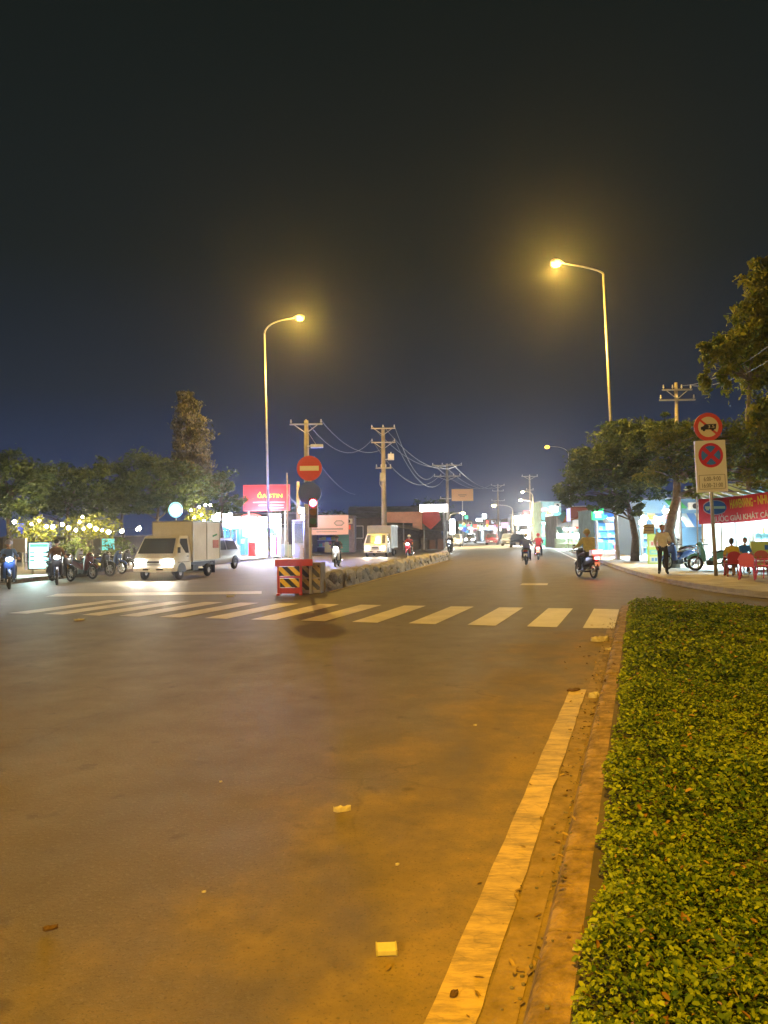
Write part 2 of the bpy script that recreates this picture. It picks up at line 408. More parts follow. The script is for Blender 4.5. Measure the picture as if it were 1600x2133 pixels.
# ------------------------------------------------------------------ foliage
def leaf_mesh(name, c, L, Wd, tint, m, parent=None, droop=.3, up=.5, kind=None, rounded=False):
    n = len(c); th = rng.uniform(0, 2 * math.pi, n)
    ax = np.stack([np.cos(th), np.sin(th), rng.normal(-droop, .45, n)], 1); ax /= np.linalg.norm(ax, axis=1)[:, None]
    nr = np.stack([rng.normal(0, .6, n), rng.normal(0, .6, n), np.full(n, up) + rng.normal(0, .35, n)], 1)
    sd = np.cross(ax, nr); sd /= np.linalg.norm(sd, axis=1)[:, None] + 1e-9
    nn = np.cross(sd, ax)
    L = np.broadcast_to(L, n)[:, None]; Wd = np.broadcast_to(Wd, n)[:, None]
    base = c - ax * L * .5; tip = c + ax * L * .5 - nn * L * .12
    lf = c - ax * L * .08 + sd * Wd * .5 + nn * Wd * .18; rt = c - ax * L * .08 - sd * Wd * .5 + nn * Wd * .18
    if rounded:
        l2 = c + ax * L * .22 + sd * Wd * .42 + nn * Wd * .12; r2 = c + ax * L * .22 - sd * Wd * .42 + nn * Wd * .12
        l1 = c - ax * L * .25 + sd * Wd * .40 + nn * Wd * .15; r1 = c - ax * L * .25 - sd * Wd * .40 + nn * Wd * .15
        vs = np.stack([base, l1, l2, tip, r2, r1], 1); idx = [[0, 3, 2], [0, 2, 1], [0, 4, 3], [0, 5, 4]]
    else:
        vs = np.stack([base, lf, tip, rt], 1); idx = [[0, 2, 1], [0, 3, 2]]
    k = vs.shape[1]; nf = len(idx)
    me = bpy.data.meshes.new(name); me.vertices.add(k * n); me.loops.add(3 * nf * n); me.polygons.add(nf * n)
    me.vertices.foreach_set('co', vs.reshape(-1))
    i0 = np.arange(n)[:, None] * k
    me.loops.foreach_set('vertex_index', (i0 + np.array(idx).reshape(1, -1)).reshape(-1).astype(np.int32))
    me.polygons.foreach_set('loop_start', (np.arange(nf * n) * 3).astype(np.int32))
    at_ = me.attributes.new('tint', 'FLOAT', 'POINT'); at_.data.foreach_set('value', np.repeat(np.clip(tint, 0, 1), k).astype(np.float32))
    me.update(); me.validate(); me.materials.append(m)
    o = bpy.data.objects.new(name, me); COL.objects.link(o)
    if parent: o.parent = parent
    if kind: tag(o, kind=kind)
    return o

# ground cover of the island
BARK_T = mat('twig_bark', (.13, .10, .05), .9)
GC = leaf_mat('creeper_leaf', (.045, .105, .010), (.36, .44, .028), .3)
def gc_height(u, v):
    return .13 + .045 * np.sin(u * 1.9 + v * 2.3) * np.sin(v * 3.1 - u * .7) + .035 * np.sin(u * 5.3 + 1) * np.sin(v * 6.1 + u * 2) + .02 * np.sin(u * 13) * np.sin(v * 11)
def gc_edge(u): return -.205 + .02 * np.sin(u * 2.1) + .018 * np.sin(u * 5.7 + 1) + .014 * np.sin(u * 17) + .012 * np.sin(u * 41)
def gc_far(v): return 17.05 - .12 * np.clip(v, 0, 9) - .16 * np.clip(v, 0, 9) ** 1.6 * .75
C, LL, TT = [], [], []
for (u0, u1, dens, ln) in ((1.0, 4.2, 12500, .021), (4.2, 8, 5400, .028), (8, 17.2, 2000, .043)):
    vmax = .8 if u1 < 5 else (1.6 if u1 < 9 else 4.6)
    vmax = {4.2: 1.5, 8: 2.4, 17.2: 4.8}[u1]
    N = int((u1 - u0) * (vmax + .25) * dens)
    u = rng.uniform(u0, u1, N); v = rng.uniform(-.26, vmax, N)
    k = (v > gc_edge(u)) & (u < gc_far(v)); u, v = u[k], v[k]
    e = np.clip((v - gc_edge(u)) / .16, 0, 1)
    top = .10 + gc_height(u, v) * (.35 + .65 * np.sqrt(e))
    d = rng.random(len(u)) ** 1.8
    z = top - d * .13 * (.4 + .6 * e); z = np.maximum(z, .10)
    # little shoots that stick up
    gap = np.sin(u * 7.3 + 2 * np.sin(v * 5)) * np.sin(v * 8.1 + 1.5 * np.sin(u * 4)) > .62; z[gap] -= .045; z = np.maximum(z, .10)
    s = rng.random(len(u)) < .06; z[s] += rng.uniform(.01, .06, s.sum())
    x = u * math.sin(A1) + v * math.cos(A1); y = u * math.cos(A1) - v * math.sin(A1)
    C.append(np.stack([x, y, z], 1)); LL.append(ln * rng.choice([.6, .8, 1.0, 1.2, 1.4], len(u)) * rng.uniform(.85, 1.15, len(u)))
    TT.append(np.clip(rng.normal(.35, .28, len(u)) + .35 * (1 - e) + .15 * np.sin(u * 1.3) * np.sin(v * 1.7), 0, 1))
C = np.concatenate(C); LL = np.concatenate(LL); TT = np.concatenate(TT)
o = leaf_mesh('ground_cover', C, LL, LL * .62, TT, GC, droop=.05, up=.9, kind='stuff', rounded=True)
tag(o, 'low green creeping ground cover filling the planted island beside the kerb', 'ground cover')
# fallen dry leaves and bare twigs caught in it
k = rng.random(len(C)) < .012; dl = leaf_mesh('fallen_leaf', C[k] + np.array([0, 0, .02]), LL[k] * 1.25, LL[k] * .6, rng.random(k.sum()), leaf_mat('fallen_leaf', (.16, .085, .02), (.32, .20, .06), .1), o, droop=0, up=1.2, kind='stuff', rounded=True)
tw = MB()
for i in rng.choice(len(C), 420):
    p = Vector(C[i]); d = Vector((random.gauss(0, 1), random.gauss(0, 1), random.uniform(.1, .9))).normalized() * random.uniform(.05, .12)
    tw.tube([p - d * .5, p + d * .1, p + d * .6 + Vector((0, 0, .01))], [.003, .0025, .0015], 4)
tag(tw.build('twig', BARK_T, o), kind='stuff')
b = MB(); nu, nv = 60, 22; vs = []
for i in range(nu + 1):
    for j in range(nv + 1):
        u = -2.5 + 19.2 * i / nu; v = -.17 + 5.6 * j / nv; u = min(u, float(gc_far(np.array(v))) - .12)
        vs.append(uv(u, v, .10 + float(gc_height(np.array(u), np.array(v))) * (.15 if j == 0 else .30)))
b.add(vs, [(i * (nv + 1) + j, (i + 1) * (nv + 1) + j, (i + 1) * (nv + 1) + j + 1, i * (nv + 1) + j + 1) for i in range(nu) for j in range(nv)])
b.build('soil_mound', mat('leaf_litter', (.035, .042, .010), .9, var=.5, scale=9, bump=.8, bscale=30), isl, smooth=True)

BARK = mat('bark', (.12, .095, .07), .9, var=.5, scale=6, bump=.9, bscale=18)
BARK_P = mat('pale_bark', (.22, .19, .15), .85, var=.5, scale=5, bump=.8, bscale=16)
LEAF_D = leaf_mat('dark_leaf', (.034, .062, .015), (.11, .145, .034), .25)
LEAF_Y = leaf_mat('yellow_green_leaf', (.070, .105, .014), (.25, .25, .035), .3)
LEAF_G = leaf_mat('grey_green_leaf', (.085, .088, .036), (.19, .175, .07), .2)
def tree(name, label, base, trunk, blobs, leaf, L, m, bark=BARK, r0=.16, limbs=7, droop=.35, group=None, aspect=.45, hang=0):
    """trunk: list of points (relative to base); blobs: (centre, radii, leaf count) relative to base"""
    t = thing(name, label, 'tree', base, 0, group)
    q = MB(); k = len(trunk)
    pts = [Vector(p) for p in trunk]
    q.tube(pts, [r0 * (1 - .55 * i / (k - 1)) * (1.25 if i == 0 else 1) for i in range(k)], 10)
    ends = []
    for c, r, cnt in blobs:
        c = Vector(c)
        for _ in range(limbs):
            e = c + Vector([random.gauss(0, .45) * r[i] for i in range(3)])
            a = min(pts[1:], key=lambda p: (p - e).length + max(0, p.z - e.z) * 2)
            md = a.lerp(e, .5) + Vector((random.uniform(-.2, .2), random.uniform(-.2, .2), random.uniform(0, .3))) * (e - a).length * .4
            rr = max(.015, r0 * .32 * random.uniform(.6, 1.1))
            q.tube([a, a.lerp(md, .5) + Vector((0, 0, .05)), md, e], [rr, rr * .8, rr * .6, rr * .2], 6)
            ends.append((md, e))
    q.build('trunk', bark, t, smooth=True)
    cs, ts, ls = [], [], []
    for c, r, cnt in blobs:
        # many clumps through the volume, heavier near the outside, gaps between
        nc = max(8, int(cnt / 55)); per = int(cnt / nc)
        d = rng.normal(0, 1, (nc, 3)); d /= np.linalg.norm(d, axis=1)[:, None]
        rad = rng.uniform(.25, 1.0, nc) ** .55 * (1 + .18 * np.sin(3 * np.arctan2(d[:, 1], d[:, 0]) + c[0]) * np.cos(4 * d[:, 2]))
        cc = np.array(c) + d * rad[:, None] * np.array(r)
        cl = rng.uniform(.10, .26, nc) * min(r[0], r[2])
        pc = np.repeat(cc, per, 0) + rng.normal(0, 1, (nc * per, 3)) * np.repeat(cl, per)[:, None] * np.array([1, 1, .62])
        if hang: pc[:, 2] -= np.abs(rng.normal(0, hang, nc * per)) * (rng.random(nc * per) < .35)
        cs.append(pc); tn = np.repeat(rng.normal(.4, .25, nc), per) + rng.normal(0, .18, nc * per); ts.append(tn)
        ls.append(L * rng.uniform(.6, 1.3, nc * per))
    cs = np.concatenate(cs); ts = np.concatenate(ts); ls = np.concatenate(ls)
    leaf_mesh('crown', cs, ls, ls * aspect, ts, m, t, droop=droop)
    return t
def rel(px, py, Y, base): return at(px, py, Y) - Vector(base)

# right side trees
B = gnd(1322, 1168); B = Vector((at(1322, 1150, 40).x, 40, .14))
tree('street_tree', 'broad dark street tree behind the yellow menu board, crown spreading over the shops', B,
     [(0, 0, -.1), (.05, 0, 1.2), (-.1, 0, 2.1), (-.3, .1, 3.0), (-.5, .1, 4.3)],
     [(rel(1280, 945, 40, B), (1.75, 1.6, 1.35), 4600), (rel(1222, 985, 40, B), (1.35, 1.3, 1.15), 3000), (rel(1325, 1005, 39, B), (1.5, 1.4, 1.1), 3300),
      (rel(1345, 920, 40, B), (1.5, 1.4, 1.15), 3200), (rel(1185, 1030, 40.5, B), (.75, .8, .6), 1100), (rel(1290, 895, 40.5, B), (1.1, 1.1, .5), 1300), (rel(1250, 1045, 39.5, B), (1.1, 1, .45), 1100), (rel(1310, 1055, 39, B), (1.0, .9, .4), 900), (rel(1400, 900, 40, B), (1.1, 1.1, .9), 1800)],
     None, .23, LEAF_D, r0=.2)
B = gnd(1432, 1193); B = Vector((B.x, 32.0, .14))
tree('street_tree', 'leaning thick grey trunk street tree behind the man in the white shirt', B,
     [(-.05, 0, -.1), (-.05, 0, .9), (-.15, 0, 1.5), (.0, .0, 2.2), (.22, .05, 2.9), (.25, .05, 3.7), (.0, .0, 4.8)],
     [(rel(1410, 935, 32, B), (1.15, 1.1, .95), 3600), (rel(1375, 990, 32, B), (.8, .8, .55), 1600), (rel(1470, 985, 32.5, B), (1.0, .9, .75), 2200), (rel(1520, 930, 33, B), (1.1, 1, .95), 2600), (rel(1440, 1025, 31.5, B), (.6, .6, .25), 650), (rel(1575, 985, 33, B), (1.0, .9, .75), 2000), (rel(1480, 900, 33, B), (.9, .9, .6), 1500), (rel(1590, 900, 33.5, B), (1.0, 1, .9), 1700)],
     None, .18, LEAF_Y, bark=BARK_P, r0=.27)
B = Vector((at(1568, 1195, 33.2).x, 33.2, .14))
tree('street_tree', 'tall slender street tree at the right with drooping leaves lit yellow', B,
     [(0, 0, -.1), (.03, 0, 2), (-.12, 0, 4), (-.1, 0, 6), (.1, 0, 8), (.4, 0, 10.5)],
     [(rel(1598, 575, 33.0, B), (0.88, 0.94, 0.99), 1494), (rel(1590, 650, 33.0, B), (1.11, 1.05, 0.94), 1954), (rel(1555, 710, 33.0, B), (1.29, 1.05, 0.76), 2300), (rel(1495, 730, 33.0, B), (0.88, 0.82, 0.44), 1150), (rel(1600, 770, 33.0, B), (1.11, 0.94, 0.99), 1724),
      (rel(1468, 775, 33.0, B), (0.30, 0.35, 0.58), 436), (rel(1518, 775, 33.0, B), (0.35, 0.35, 0.49), 436), (rel(1650, 680, 33.0, B), (1.17, 1.29, 1.87), 2070), (rel(1588, 860, 33.0, B), (0.70, 0.70, 0.94), 919), (rel(1600, 950, 33.0, B), (0.70, 0.70, 0.70), 804)],
     None, .28, leaf_mat('bright_leaf', (.085, .125, .014), (.36, .34, .045), .35), r0=.12, droop=.75, aspect=.45, hang=.28, limbs=5, bark=BARK_P)
# left side trees
def left_tree(label, px, Y, blobs, m=LEAF_D, L=.26, r0=.16):
    B = Vector((at(px, 1180, Y).x, Y, .14)); top = max(at(q[0], q[1], Y + q[3]).z for q in blobs)
    return tree('garden_tree', label, B, [(0, 0, -.1), (.06, 0, top * .25), (-.05, 0, top * .45), (.05, .05, top * .7)],
                [(rel(q[0], q[1], Y + q[3], B), q[2], q[4]) for q in blobs], None, L, m, r0=r0, limbs=5, group='trees round the garden cafe')
left_tree('bushy dark tree at the far left edge above the headlights', 18, 43, [(15, 990, (1.5, 1.4, 1.3), 0, 2300), (40, 1040, (1.3, 1.2, 1.0), 0, 1700), (-40, 1030, (1.6, 1.4, 1.5), 0, 1500), (75, 1000, (1.1, 1.1, 1.0), .5, 1300)])
left_tree('wide dark tree above the string of warm bulbs', 140, 49, [(120, 1010, (1.9, 1.7, 1.5), 0, 2900), (200, 1005, (1.6, 1.5, 1.4), 0, 2400), (150, 1050, (2.2, 1.6, .9), 0, 2000), (235, 1050, (1.2, 1.2, .9), 0, 800), (80, 1050, (1.2, 1.2, .8), .5, 800)])
left_tree('dense dark tree behind the white box truck', 330, 50, [(310, 985, (1.9, 1.7, 1.3), 0, 3000), (370, 1000, (1.6, 1.5, 1.4), 0, 2400), (290, 1045, (1.7, 1.5, .9), 0, 1900), (420, 1020, (1.3, 1.2, 1.2), .5, 1300), (350, 1050, (1.6, 1.3, .7), 0, 1000)])
left_tree('rounded dark tree between the bulb string and the white box truck', 255, 51, [(250, 995, (1.7, 1.5, 1.4), 0, 2000), (265, 1045, (1.8, 1.4, 1.0), 0, 1500), (215, 1060, (1.2, 1.2, .8), 0, 900)])
left_tree('small dark tree beside the red billboard', 462, 54, [(462, 1010, (1.0, 1.0, 1.1), 0, 1000), (485, 1045, (1.0, 1.0, .6), 0, 700), (455, 1060, (1.1, 1.0, .6), 0, 650)])
# tall columnar tree
B = Vector((at(405, 1180, 53).x, 53.0, .14)); bl = []
for px, py, w, h, c in ((389, 826, .55, .50, 800), (391, 848, .82, .75, 1200), (394, 878, 1.05, .9, 1800), (398, 910, 1.25, 1.0, 2200), (402, 940, 1.28, 1.0, 2100), (407, 972, 1.45, 1.0, 2100), (413, 1005, 1.6, 1.0, 1700)):
    bl.append((rel(px, py, 53, B), (w, w, h), c))
tree('garden_tree', 'tall narrow vine-draped tree rising above the left tree line', B, [(0, 0, -.1), (0, 0, 3), (-.2, 0, 6), (-.35, 0, 9), (-.5, 0, 11)], bl, None, .26, LEAF_G, r0=.25, limbs=3, droop=.9, group='trees round the garden cafe', hang=.3)
# low shrubs of the garden cafe
def shrub(label, px, py, Y, r, cnt, m=LEAF_D, L=.2):
    c = at(px, py, Y); base = Vector((c.x, Y, .13)); t = thing('garden_shrub', label, 'shrub', base)
    q = MB()
    for _ in range(5): q.tube([(0, 0, 0), (random.uniform(-.2, .2) * r[0], 0, c.z * .4), (random.uniform(-.8, .8) * r[0], random.uniform(-.3, .3), c.z)], [.03, .022, .008], 5)
    q.build('stem', BARK, t)
    d = rng.normal(0, 1, (cnt, 3)); d /= np.linalg.norm(d, axis=1)[:, None]; d *= (rng.random(cnt) ** .4)[:, None]
    pc = d * np.array(r) + np.array([0, 0, c.z - .13]) + .12 * np.sin(d[:, ::-1] * 9)
    pc[:, 2] = np.maximum(pc[:, 2], .03)
    ll = L * rng.uniform(.6, 1.3, cnt); leaf_mesh('foliage', pc, ll, ll * .5, rng.normal(.5, .25, cnt), m, t)
    return t
shrub('warm lit hedge under the left part of the bulb string', 70, 1105, 42, (1.5, .7, .75), 900, LEAF_Y)
shrub('warm lit hedge under the right part of the bulb string', 190, 1100, 43, (1.8, .7, .8), 1100, LEAF_Y)
shrub('yellow lit bush between the oval sign and the blue glass shop', 414, 1078, 50, (.95, .6, .65), 700, LEAF_Y)
shrub('dark bush beside the teal signboard', 245, 1150, 44, (1.0, .7, .8), 700)
shrub('low dark bush left of the white box truck', 150, 1150, 41, (1.1, .7, .75), 700)
shrub('small green bush by the red box at the lit shopfront', 542, 1158, 60, (.5, .4, .45), 320, LEAF_D, .14)

# ------------------------------------------------------------------ street lamps
GALV = mat('galvanised_steel', (.42, .40, .36), .45, .7, var=.25, scale=2.0)
DARKM = mat('dark_metal', (.045, .045, .048), .5, .4)
WHITEM = mat('white_enamel', (.62, .62, .60), .45, var=.12, scale=3)
SOD = (1.0, .59, .09)
SODG = glow('sodium_glow', (1.0, .56, .07), 3.5)
def street_lamp(label, base, top, head, energy, lit=True, glowm=SODG, col=SOD, r=.11, lens=1.0, cone=(165, .9), group='tall sodium street lamps', side=.20):
    base = Vector(base); t = thing('street_lamp', label, 'street lamp', base, 0, group)
    T = Vector(top) - base; Hd = Vector(head) - base
    q = MB(); q.box((0, 0, .02), (.42, .42, .04)); q.cyl((0, 0, .04), (0, 0, .5), r * 1.25, r * 1.2, 14); q.build('base', GALV, t)
    q = MB(); q.cyl((0, 0, .5), T, r, r * .5, 14); q.build('pole', GALV, t, smooth=True)
    d = (Hd - T); hz = Vector((d.x, d.y, 0)); up = d.z
    pts = []
    for i in range(13):                      # bent arm: rises out of the pole, then runs level to the head
        k = i / 12
        pts.append(T + hz * (k ** 1.6 * .95) + Vector((0, 0, up * min(1.0, 1 - (1 - k) ** 2.6) )))
    q = MB(); q.tube(pts, [r * .5 - r * .16 * i / 12 for i in range(13)], 8); q.build('arm', GALV, t, smooth=True)
    hn = hz.normalized(); s = Vector((-hn.y, hn.x, 0)); z = Vector((0, 0, 1))
    q = MB(); L, w = .62, .17
    ring = []
    for (a, ww, z0, z1) in ((-.18, .05, .0, .06), (0, .12, -.03, .12), (.25, w, -.04, .16), (.5, w * .95, -.04, .14), (L, .05, -.02, .05)):
        c = pts[-1] + hn * a
        ring.append([c + s * ww + z * z0, c + s * ww * .7 + z * z1, c - s * ww * .7 + z * z1, c - s * ww + z * z0])
    q.add([p for rg in ring for p in rg], [(i * 4 + j, i * 4 + (j + 1) % 4, i * 4 + 4 + (j + 1) % 4, i * 4 + 4 + j) for i in range(4) for j in range(4)] + [(3, 2, 1, 0), (16, 17, 18, 19)])
    hd = q.build('lamp_head', GALV, t, smooth=False)
    c = pts[-1] + hn * .3
    q = MB(); q.ball(c - z * .06 * lens, (.22 * lens, .22 * lens, .15 * lens), 14, 8); q.build('lens', glowm if lit else WHITEM, hd)
    if lit and energy:
        lamp('SPOT', t, c - z * .3, energy, col, .12, spot=(R(cone[0]), cone[1]))
        if side: lamp('POINT', t, c - z * .3, energy * side, col, .12)
    return t
LB = gnd(561, 1168); LY = 52.0
street_lamp('tall sodium lamp on the left, pole rising in front of the red billboard', (at(561, 1166, LY).x, LY, .13), at(551, 695, LY), at(620, 661, LY - 1.0), 2500, side=.8, lens=1.25)
RY = 42.0
street_lamp('tall sodium lamp on the right, pole rising out of the broad dark tree', (at(1287, 1175, RY).x, RY, .13), at(1256.5, 570, RY), at(1163, 547, RY - 1.2), 2500, side=.8, lens=1.25)
FY = 131.0
street_lamp('distant sodium lamp showing left of the broad dark tree', (at(1190, 1130, FY).x, FY, .13), at(1184, 945, FY), at(1141, 930, FY - 1), 4000, side=1.5, lens=1.9, glowm=glow('amber_glow', (1.0, .40, .03), 2.0))
nb = uv(-4.6, 3.2)
street_lamp('assumed tall sodium lamp added on the island, unseen behind the camera', (nb.x, nb.y, .10), uv(-4.6, 3.1, 15.6), uv(-4.3, .6, 16.2), 4900, col=(1.0, .48, .002), side=.06)  # assumed lamp, added out of view to light the near road and hedge
nb = uv(-34, -12.5)
street_lamp('unseen lamp added behind the camera to front-light the signs, truck and trees', (nb.x, nb.y, .0), uv(-34, -12.4, 15.6), uv(-33.6, -10.0, 16.2), 9500, col=(1.0, .68, .20), side=0, cone=(176, .08))  # added fill: throws front light onto signs, truck and trees

# ------------------------------------------------------------------ utility poles and wires
POLE = mat('pole_concrete', (.34, .30, .26), .85, var=.3, scale=1.5, bump=.3, bscale=20)
CER = mat('ceramic', (.55, .52, .50), .3)
def utility_pole(label, px, ytop, Y, arms, r=.16, extra=None, lean=0.0, zbase=.13):
    top = at(px, ytop, Y); base = Vector((top.x - lean, Y, zbase)); Hh = top.z - zbase
    t = thing('utility_pole', label, 'utility pole', base, 0, 'concrete utility poles')
    q = MB(); q.cyl((0, 0, 0), (lean, 0, Hh), r, r * .58, 12); q.build('pole', POLE, t, smooth=True)
    tips = []
    for (dz, L, ins, brace) in arms:
        z = Hh - dz; x0 = lean * z / Hh
        a = MB(); a.box((x0, -.16, z), (L, .09, .09))
        if brace:
            for sg in (-1, 1): a.tube([(x0, -.16, z - .55), (x0 + sg * L * .36, -.16, z - .03)], .03, 5)
        am = a.build('crossarm', GALV, t)
        for i in range(ins):
            xx = x0 + (i / (ins - 1) - .5) * (L - .16) if ins > 1 else x0
            s = MB(); s.cyl((xx, -.16, z + .04), (xx, -.16, z + .14), .02, .02, 6); s.cyl((xx, -.16, z + .12), (xx, -.16, z + .17), .065, .05, 8); s.cyl((xx, -.16, z + .18), (xx, -.16, z + .30), .05, .035, 8)
            s.build('insulator', CER, am); tips.append(base + Vector((xx, -.16, z + .24)))
    if extra: extra(t, Hh)
    return tips
def box_lamp(t, H):
    z = H - 1.65
    q = MB(); q.tube([(.05, -.1, z + .05), (.35, -.15, z + .08)], .03, 6); q.box((.65, -.15, z + .05), (.75, .3, .2)); q.build('lamp_housing', WHITEM, t, bevel=.05)
    q = MB(); q.tube([(.06, -.05, z + 1.0), (.6, -.15, z + .15)], .012, 4); q.build('stay', GALV, t)
def rack(t, H):
    q = MB()
    for i, z in enumerate((H - 2.55, H - 2.75, H - 2.95)):
        for x in (-.34, -.2, .1): q.ball((x + i * .02, -.2, z), (.07, .07, .06), 8, 5)
    q.box((-.1, -.16, H - 2.75), (.6, .05, .5)); q.build('insulator_rack', CER, t)
def two(*f): return lambda t, H: [g(t, H) for g in f]
p1 = utility_pole('concrete utility pole directly behind the no entry sign', 638, 876, 47, [(.25, 2.0, 3, True)], .22, two(box_lamp, rack))
def transformer(t, H):
    q = MB(); z = H - 2.35
    q.box((.62, -.1, z), (.5, .42, .5)); q.cyl((.62, -.1, z + .25), (.62, -.1, z + .42), .05, .04, 8); q.tube([(.1, 0, z - .2), (.5, -.1, z - .15)], .035, 6)
    q.build('transformer', WHITEM, t, bevel=.06)
    q = MB()
    for k in range(7):
        z = .9 + k * .22; q.cyl((0, 0, z), (0, 0, z + .12), .205, .203, 12)
    q.build('poster_wrap', mat('torn_paper', (.55, .48, .42), .9, var=.5, scale=7), t)
    q = MB(); q.box((-.05, -.22, H - 4.0), (.42, .14, .7)); q.tube([(-.28, -.2, H - 3.6), (-.32, -.2, H - 4.6), (-.1, -.2, H - 5.0)], .03, 5); q.build('junction_box', GALV, t)
p2 = utility_pole('tall concrete utility pole with double crossarms behind the grey box truck', 798, 893, 63, [(0.0, 2.0, 3, True), (1.15, 2.0, 2, True), (3.25, 1.3, 4, False)], .25, transformer, lean=.0)
p3 = utility_pole('concrete utility pole carrying the orange billboard arm', 931, 966, 92, [(0.2, 3.6, 4, True), (1.5, 3.2, 5, True), (4.2, 1.8, 2, False)], .24)
p4 = utility_pole('far thin utility pole left of the concrete lamp mast', 1037, 1009, 150, [(.2, 2.6, 3, True), (1.3, 2.2, 3, False), (3.2, 2.6, 2, False)], .25)
p5 = utility_pole('far thin utility pole left of the tree crown', 1103, 990, 125, [(.2, 2.6, 3, True), (2.4, 1.2, 2, False)], .2)
p6 = utility_pole('utility pole poking out above the right hand trees', 1408, 797, 45, [(.45, 1.75, 4, True), (1.05, 2.1, 3, False)], .16)
p7 = utility_pole('plain grey pole left of the red traffic signal', 621, 1003, 56, [], .2)
p8 = utility_pole('thin pale pole at the right edge of the red billboard', 598, 985, 58, [], .07)
WIRE = mat('wire', (.10, .10, .11), .5)
def wire(label, a, c, sag, r=.025, group='overhead power lines'):
    a, c = Vector(a), Vector(c); mid = (a + c) / 2; q = MB(); pts = []
    for i in range(17):
        k = i / 16; pts.append(a.lerp(c, k) - Vector((0, 0, sag * 4 * k * (1 - k))) - mid)
    q.tube(pts, r, 5); o = q.build('power_line', WIRE, None); o.location = mid
    tag(o, label, 'power line', group); return o
for i in range(5): wire(['%s sagging overhead line between the double-crossarm pole and the billboard pole' % k for k in ('topmost', 'second highest', 'middle', 'second lowest', 'lowest')][i], p2[min(i, 4)], p3[min(i + 2, 8)], 1.6 + .25 * i, .03)
for i in range(3): wire(['%s overhead line from the billboard pole to the far poles' % k for k in ('leftmost', 'middle', 'rightmost')][i], p3[i], p4[i], 1.8, .03)
for i in range(2): wire(['%s line from the pole behind the no entry sign to the double-crossarm pole' % k for k in ('upper', 'lower')][i], p1[i + 1], p2[i + 3], 1.5, .018)
wire('thin cable sloping down right of the no entry sign', at(655, 950, 47), at(740, 1030, 62), .5, .018)
for i in range(2): wire(['%s overhead line above the right hand trees' % k for k in ('upper', 'lower')][i], p6[i + 2], at(1700, 640 + 40 * i, 24), .6, .015)
wire('cable crossing to the booth left of the traffic signal', at(600, 1030, 58), at(640, 1060, 50), .2, .02)

# ------------------------------------------------------------------ median, hazard barrier, no entry sign, traffic signal
STONE = mat('rubble_concrete', (.30, .285, .265), .9, var=.4, scale=2.4, bump=.9, bscale=9)
ma, mb_ = Vector((-2.02, 22.6)), Vector((4.04, 50.4))
md = (mb_ - ma).normalized(); ang = math.atan2(md.y, md.x)
t = thing('median_barrier', 'long low rough concrete median wall running away from the hazard barrier', 'barrier', (ma.x, ma.y, 0), ang)
Lm = (mb_ - ma).length
# base line, then worn boulders and blocks bonded along it
q = MB(); k = 90; vs = []
for i in range(k + 1):
    x = Lm * i / k; h = .50 + .05 * math.sin(i * 1.3) + random.uniform(-.05, .05); w = .24 + random.uniform(-.02, .02)
    jj = [random.uniform(-.035, .035) for _ in range(6)]
    vs += [(x, -.30 + jj[0], 0), (x, -.27 + jj[1] * 1.6, h * .4), (x, -w + jj[2], h * .8), (x, -w * .6, h + jj[3]), (x, w * .6, h + jj[4]), (x, w + jj[5], h * .8), (x, .30, 0)]
q.add(vs, [(i * 7 + j, i * 7 + j + 1, i * 7 + 8 + j, i * 7 + 7 + j) for i in range(k) for j in range(6)] + [tuple(range(6, -1, -1)), tuple(k * 7 + j for j in range(7))])
q.build('wall', STONE, t)
stone_m = MB(); stone_m.ball((0, 0, 0), (1, 1, 1), 7, 4); proto = stone_m.build('stone', STONE, t, smooth=False)
for v_ in proto.data.vertices: v_.co *= random.uniform(.78, 1.15)
first = True
for i in range(64):
    x = .35 + i * .44 + random.uniform(-.1, .1)
    if x > Lm - .3: break
    o = proto if first else proto.copy()
    if not first: COL.objects.link(o); o.parent = t
    first = False
    o.location = (x, -.27 + random.uniform(-.03, .03), random.choice((.12, .2, .34)) + random.uniform(-.05, .05)); s = random.uniform(.15, .27)
    o.scale = (s * random.uniform(1.1, 1.8), s * .22, s * .6); o.rotation_euler = (random.uniform(-.3, .3), random.uniform(-.5, .5), random.uniform(-.3, .3))
q = MB(); q.quad((0, -.44, .004), (Lm, -.44, .004), (Lm, -.36, .004), (0, -.36, .004)); q.build('edge_line', YPAINT, t)

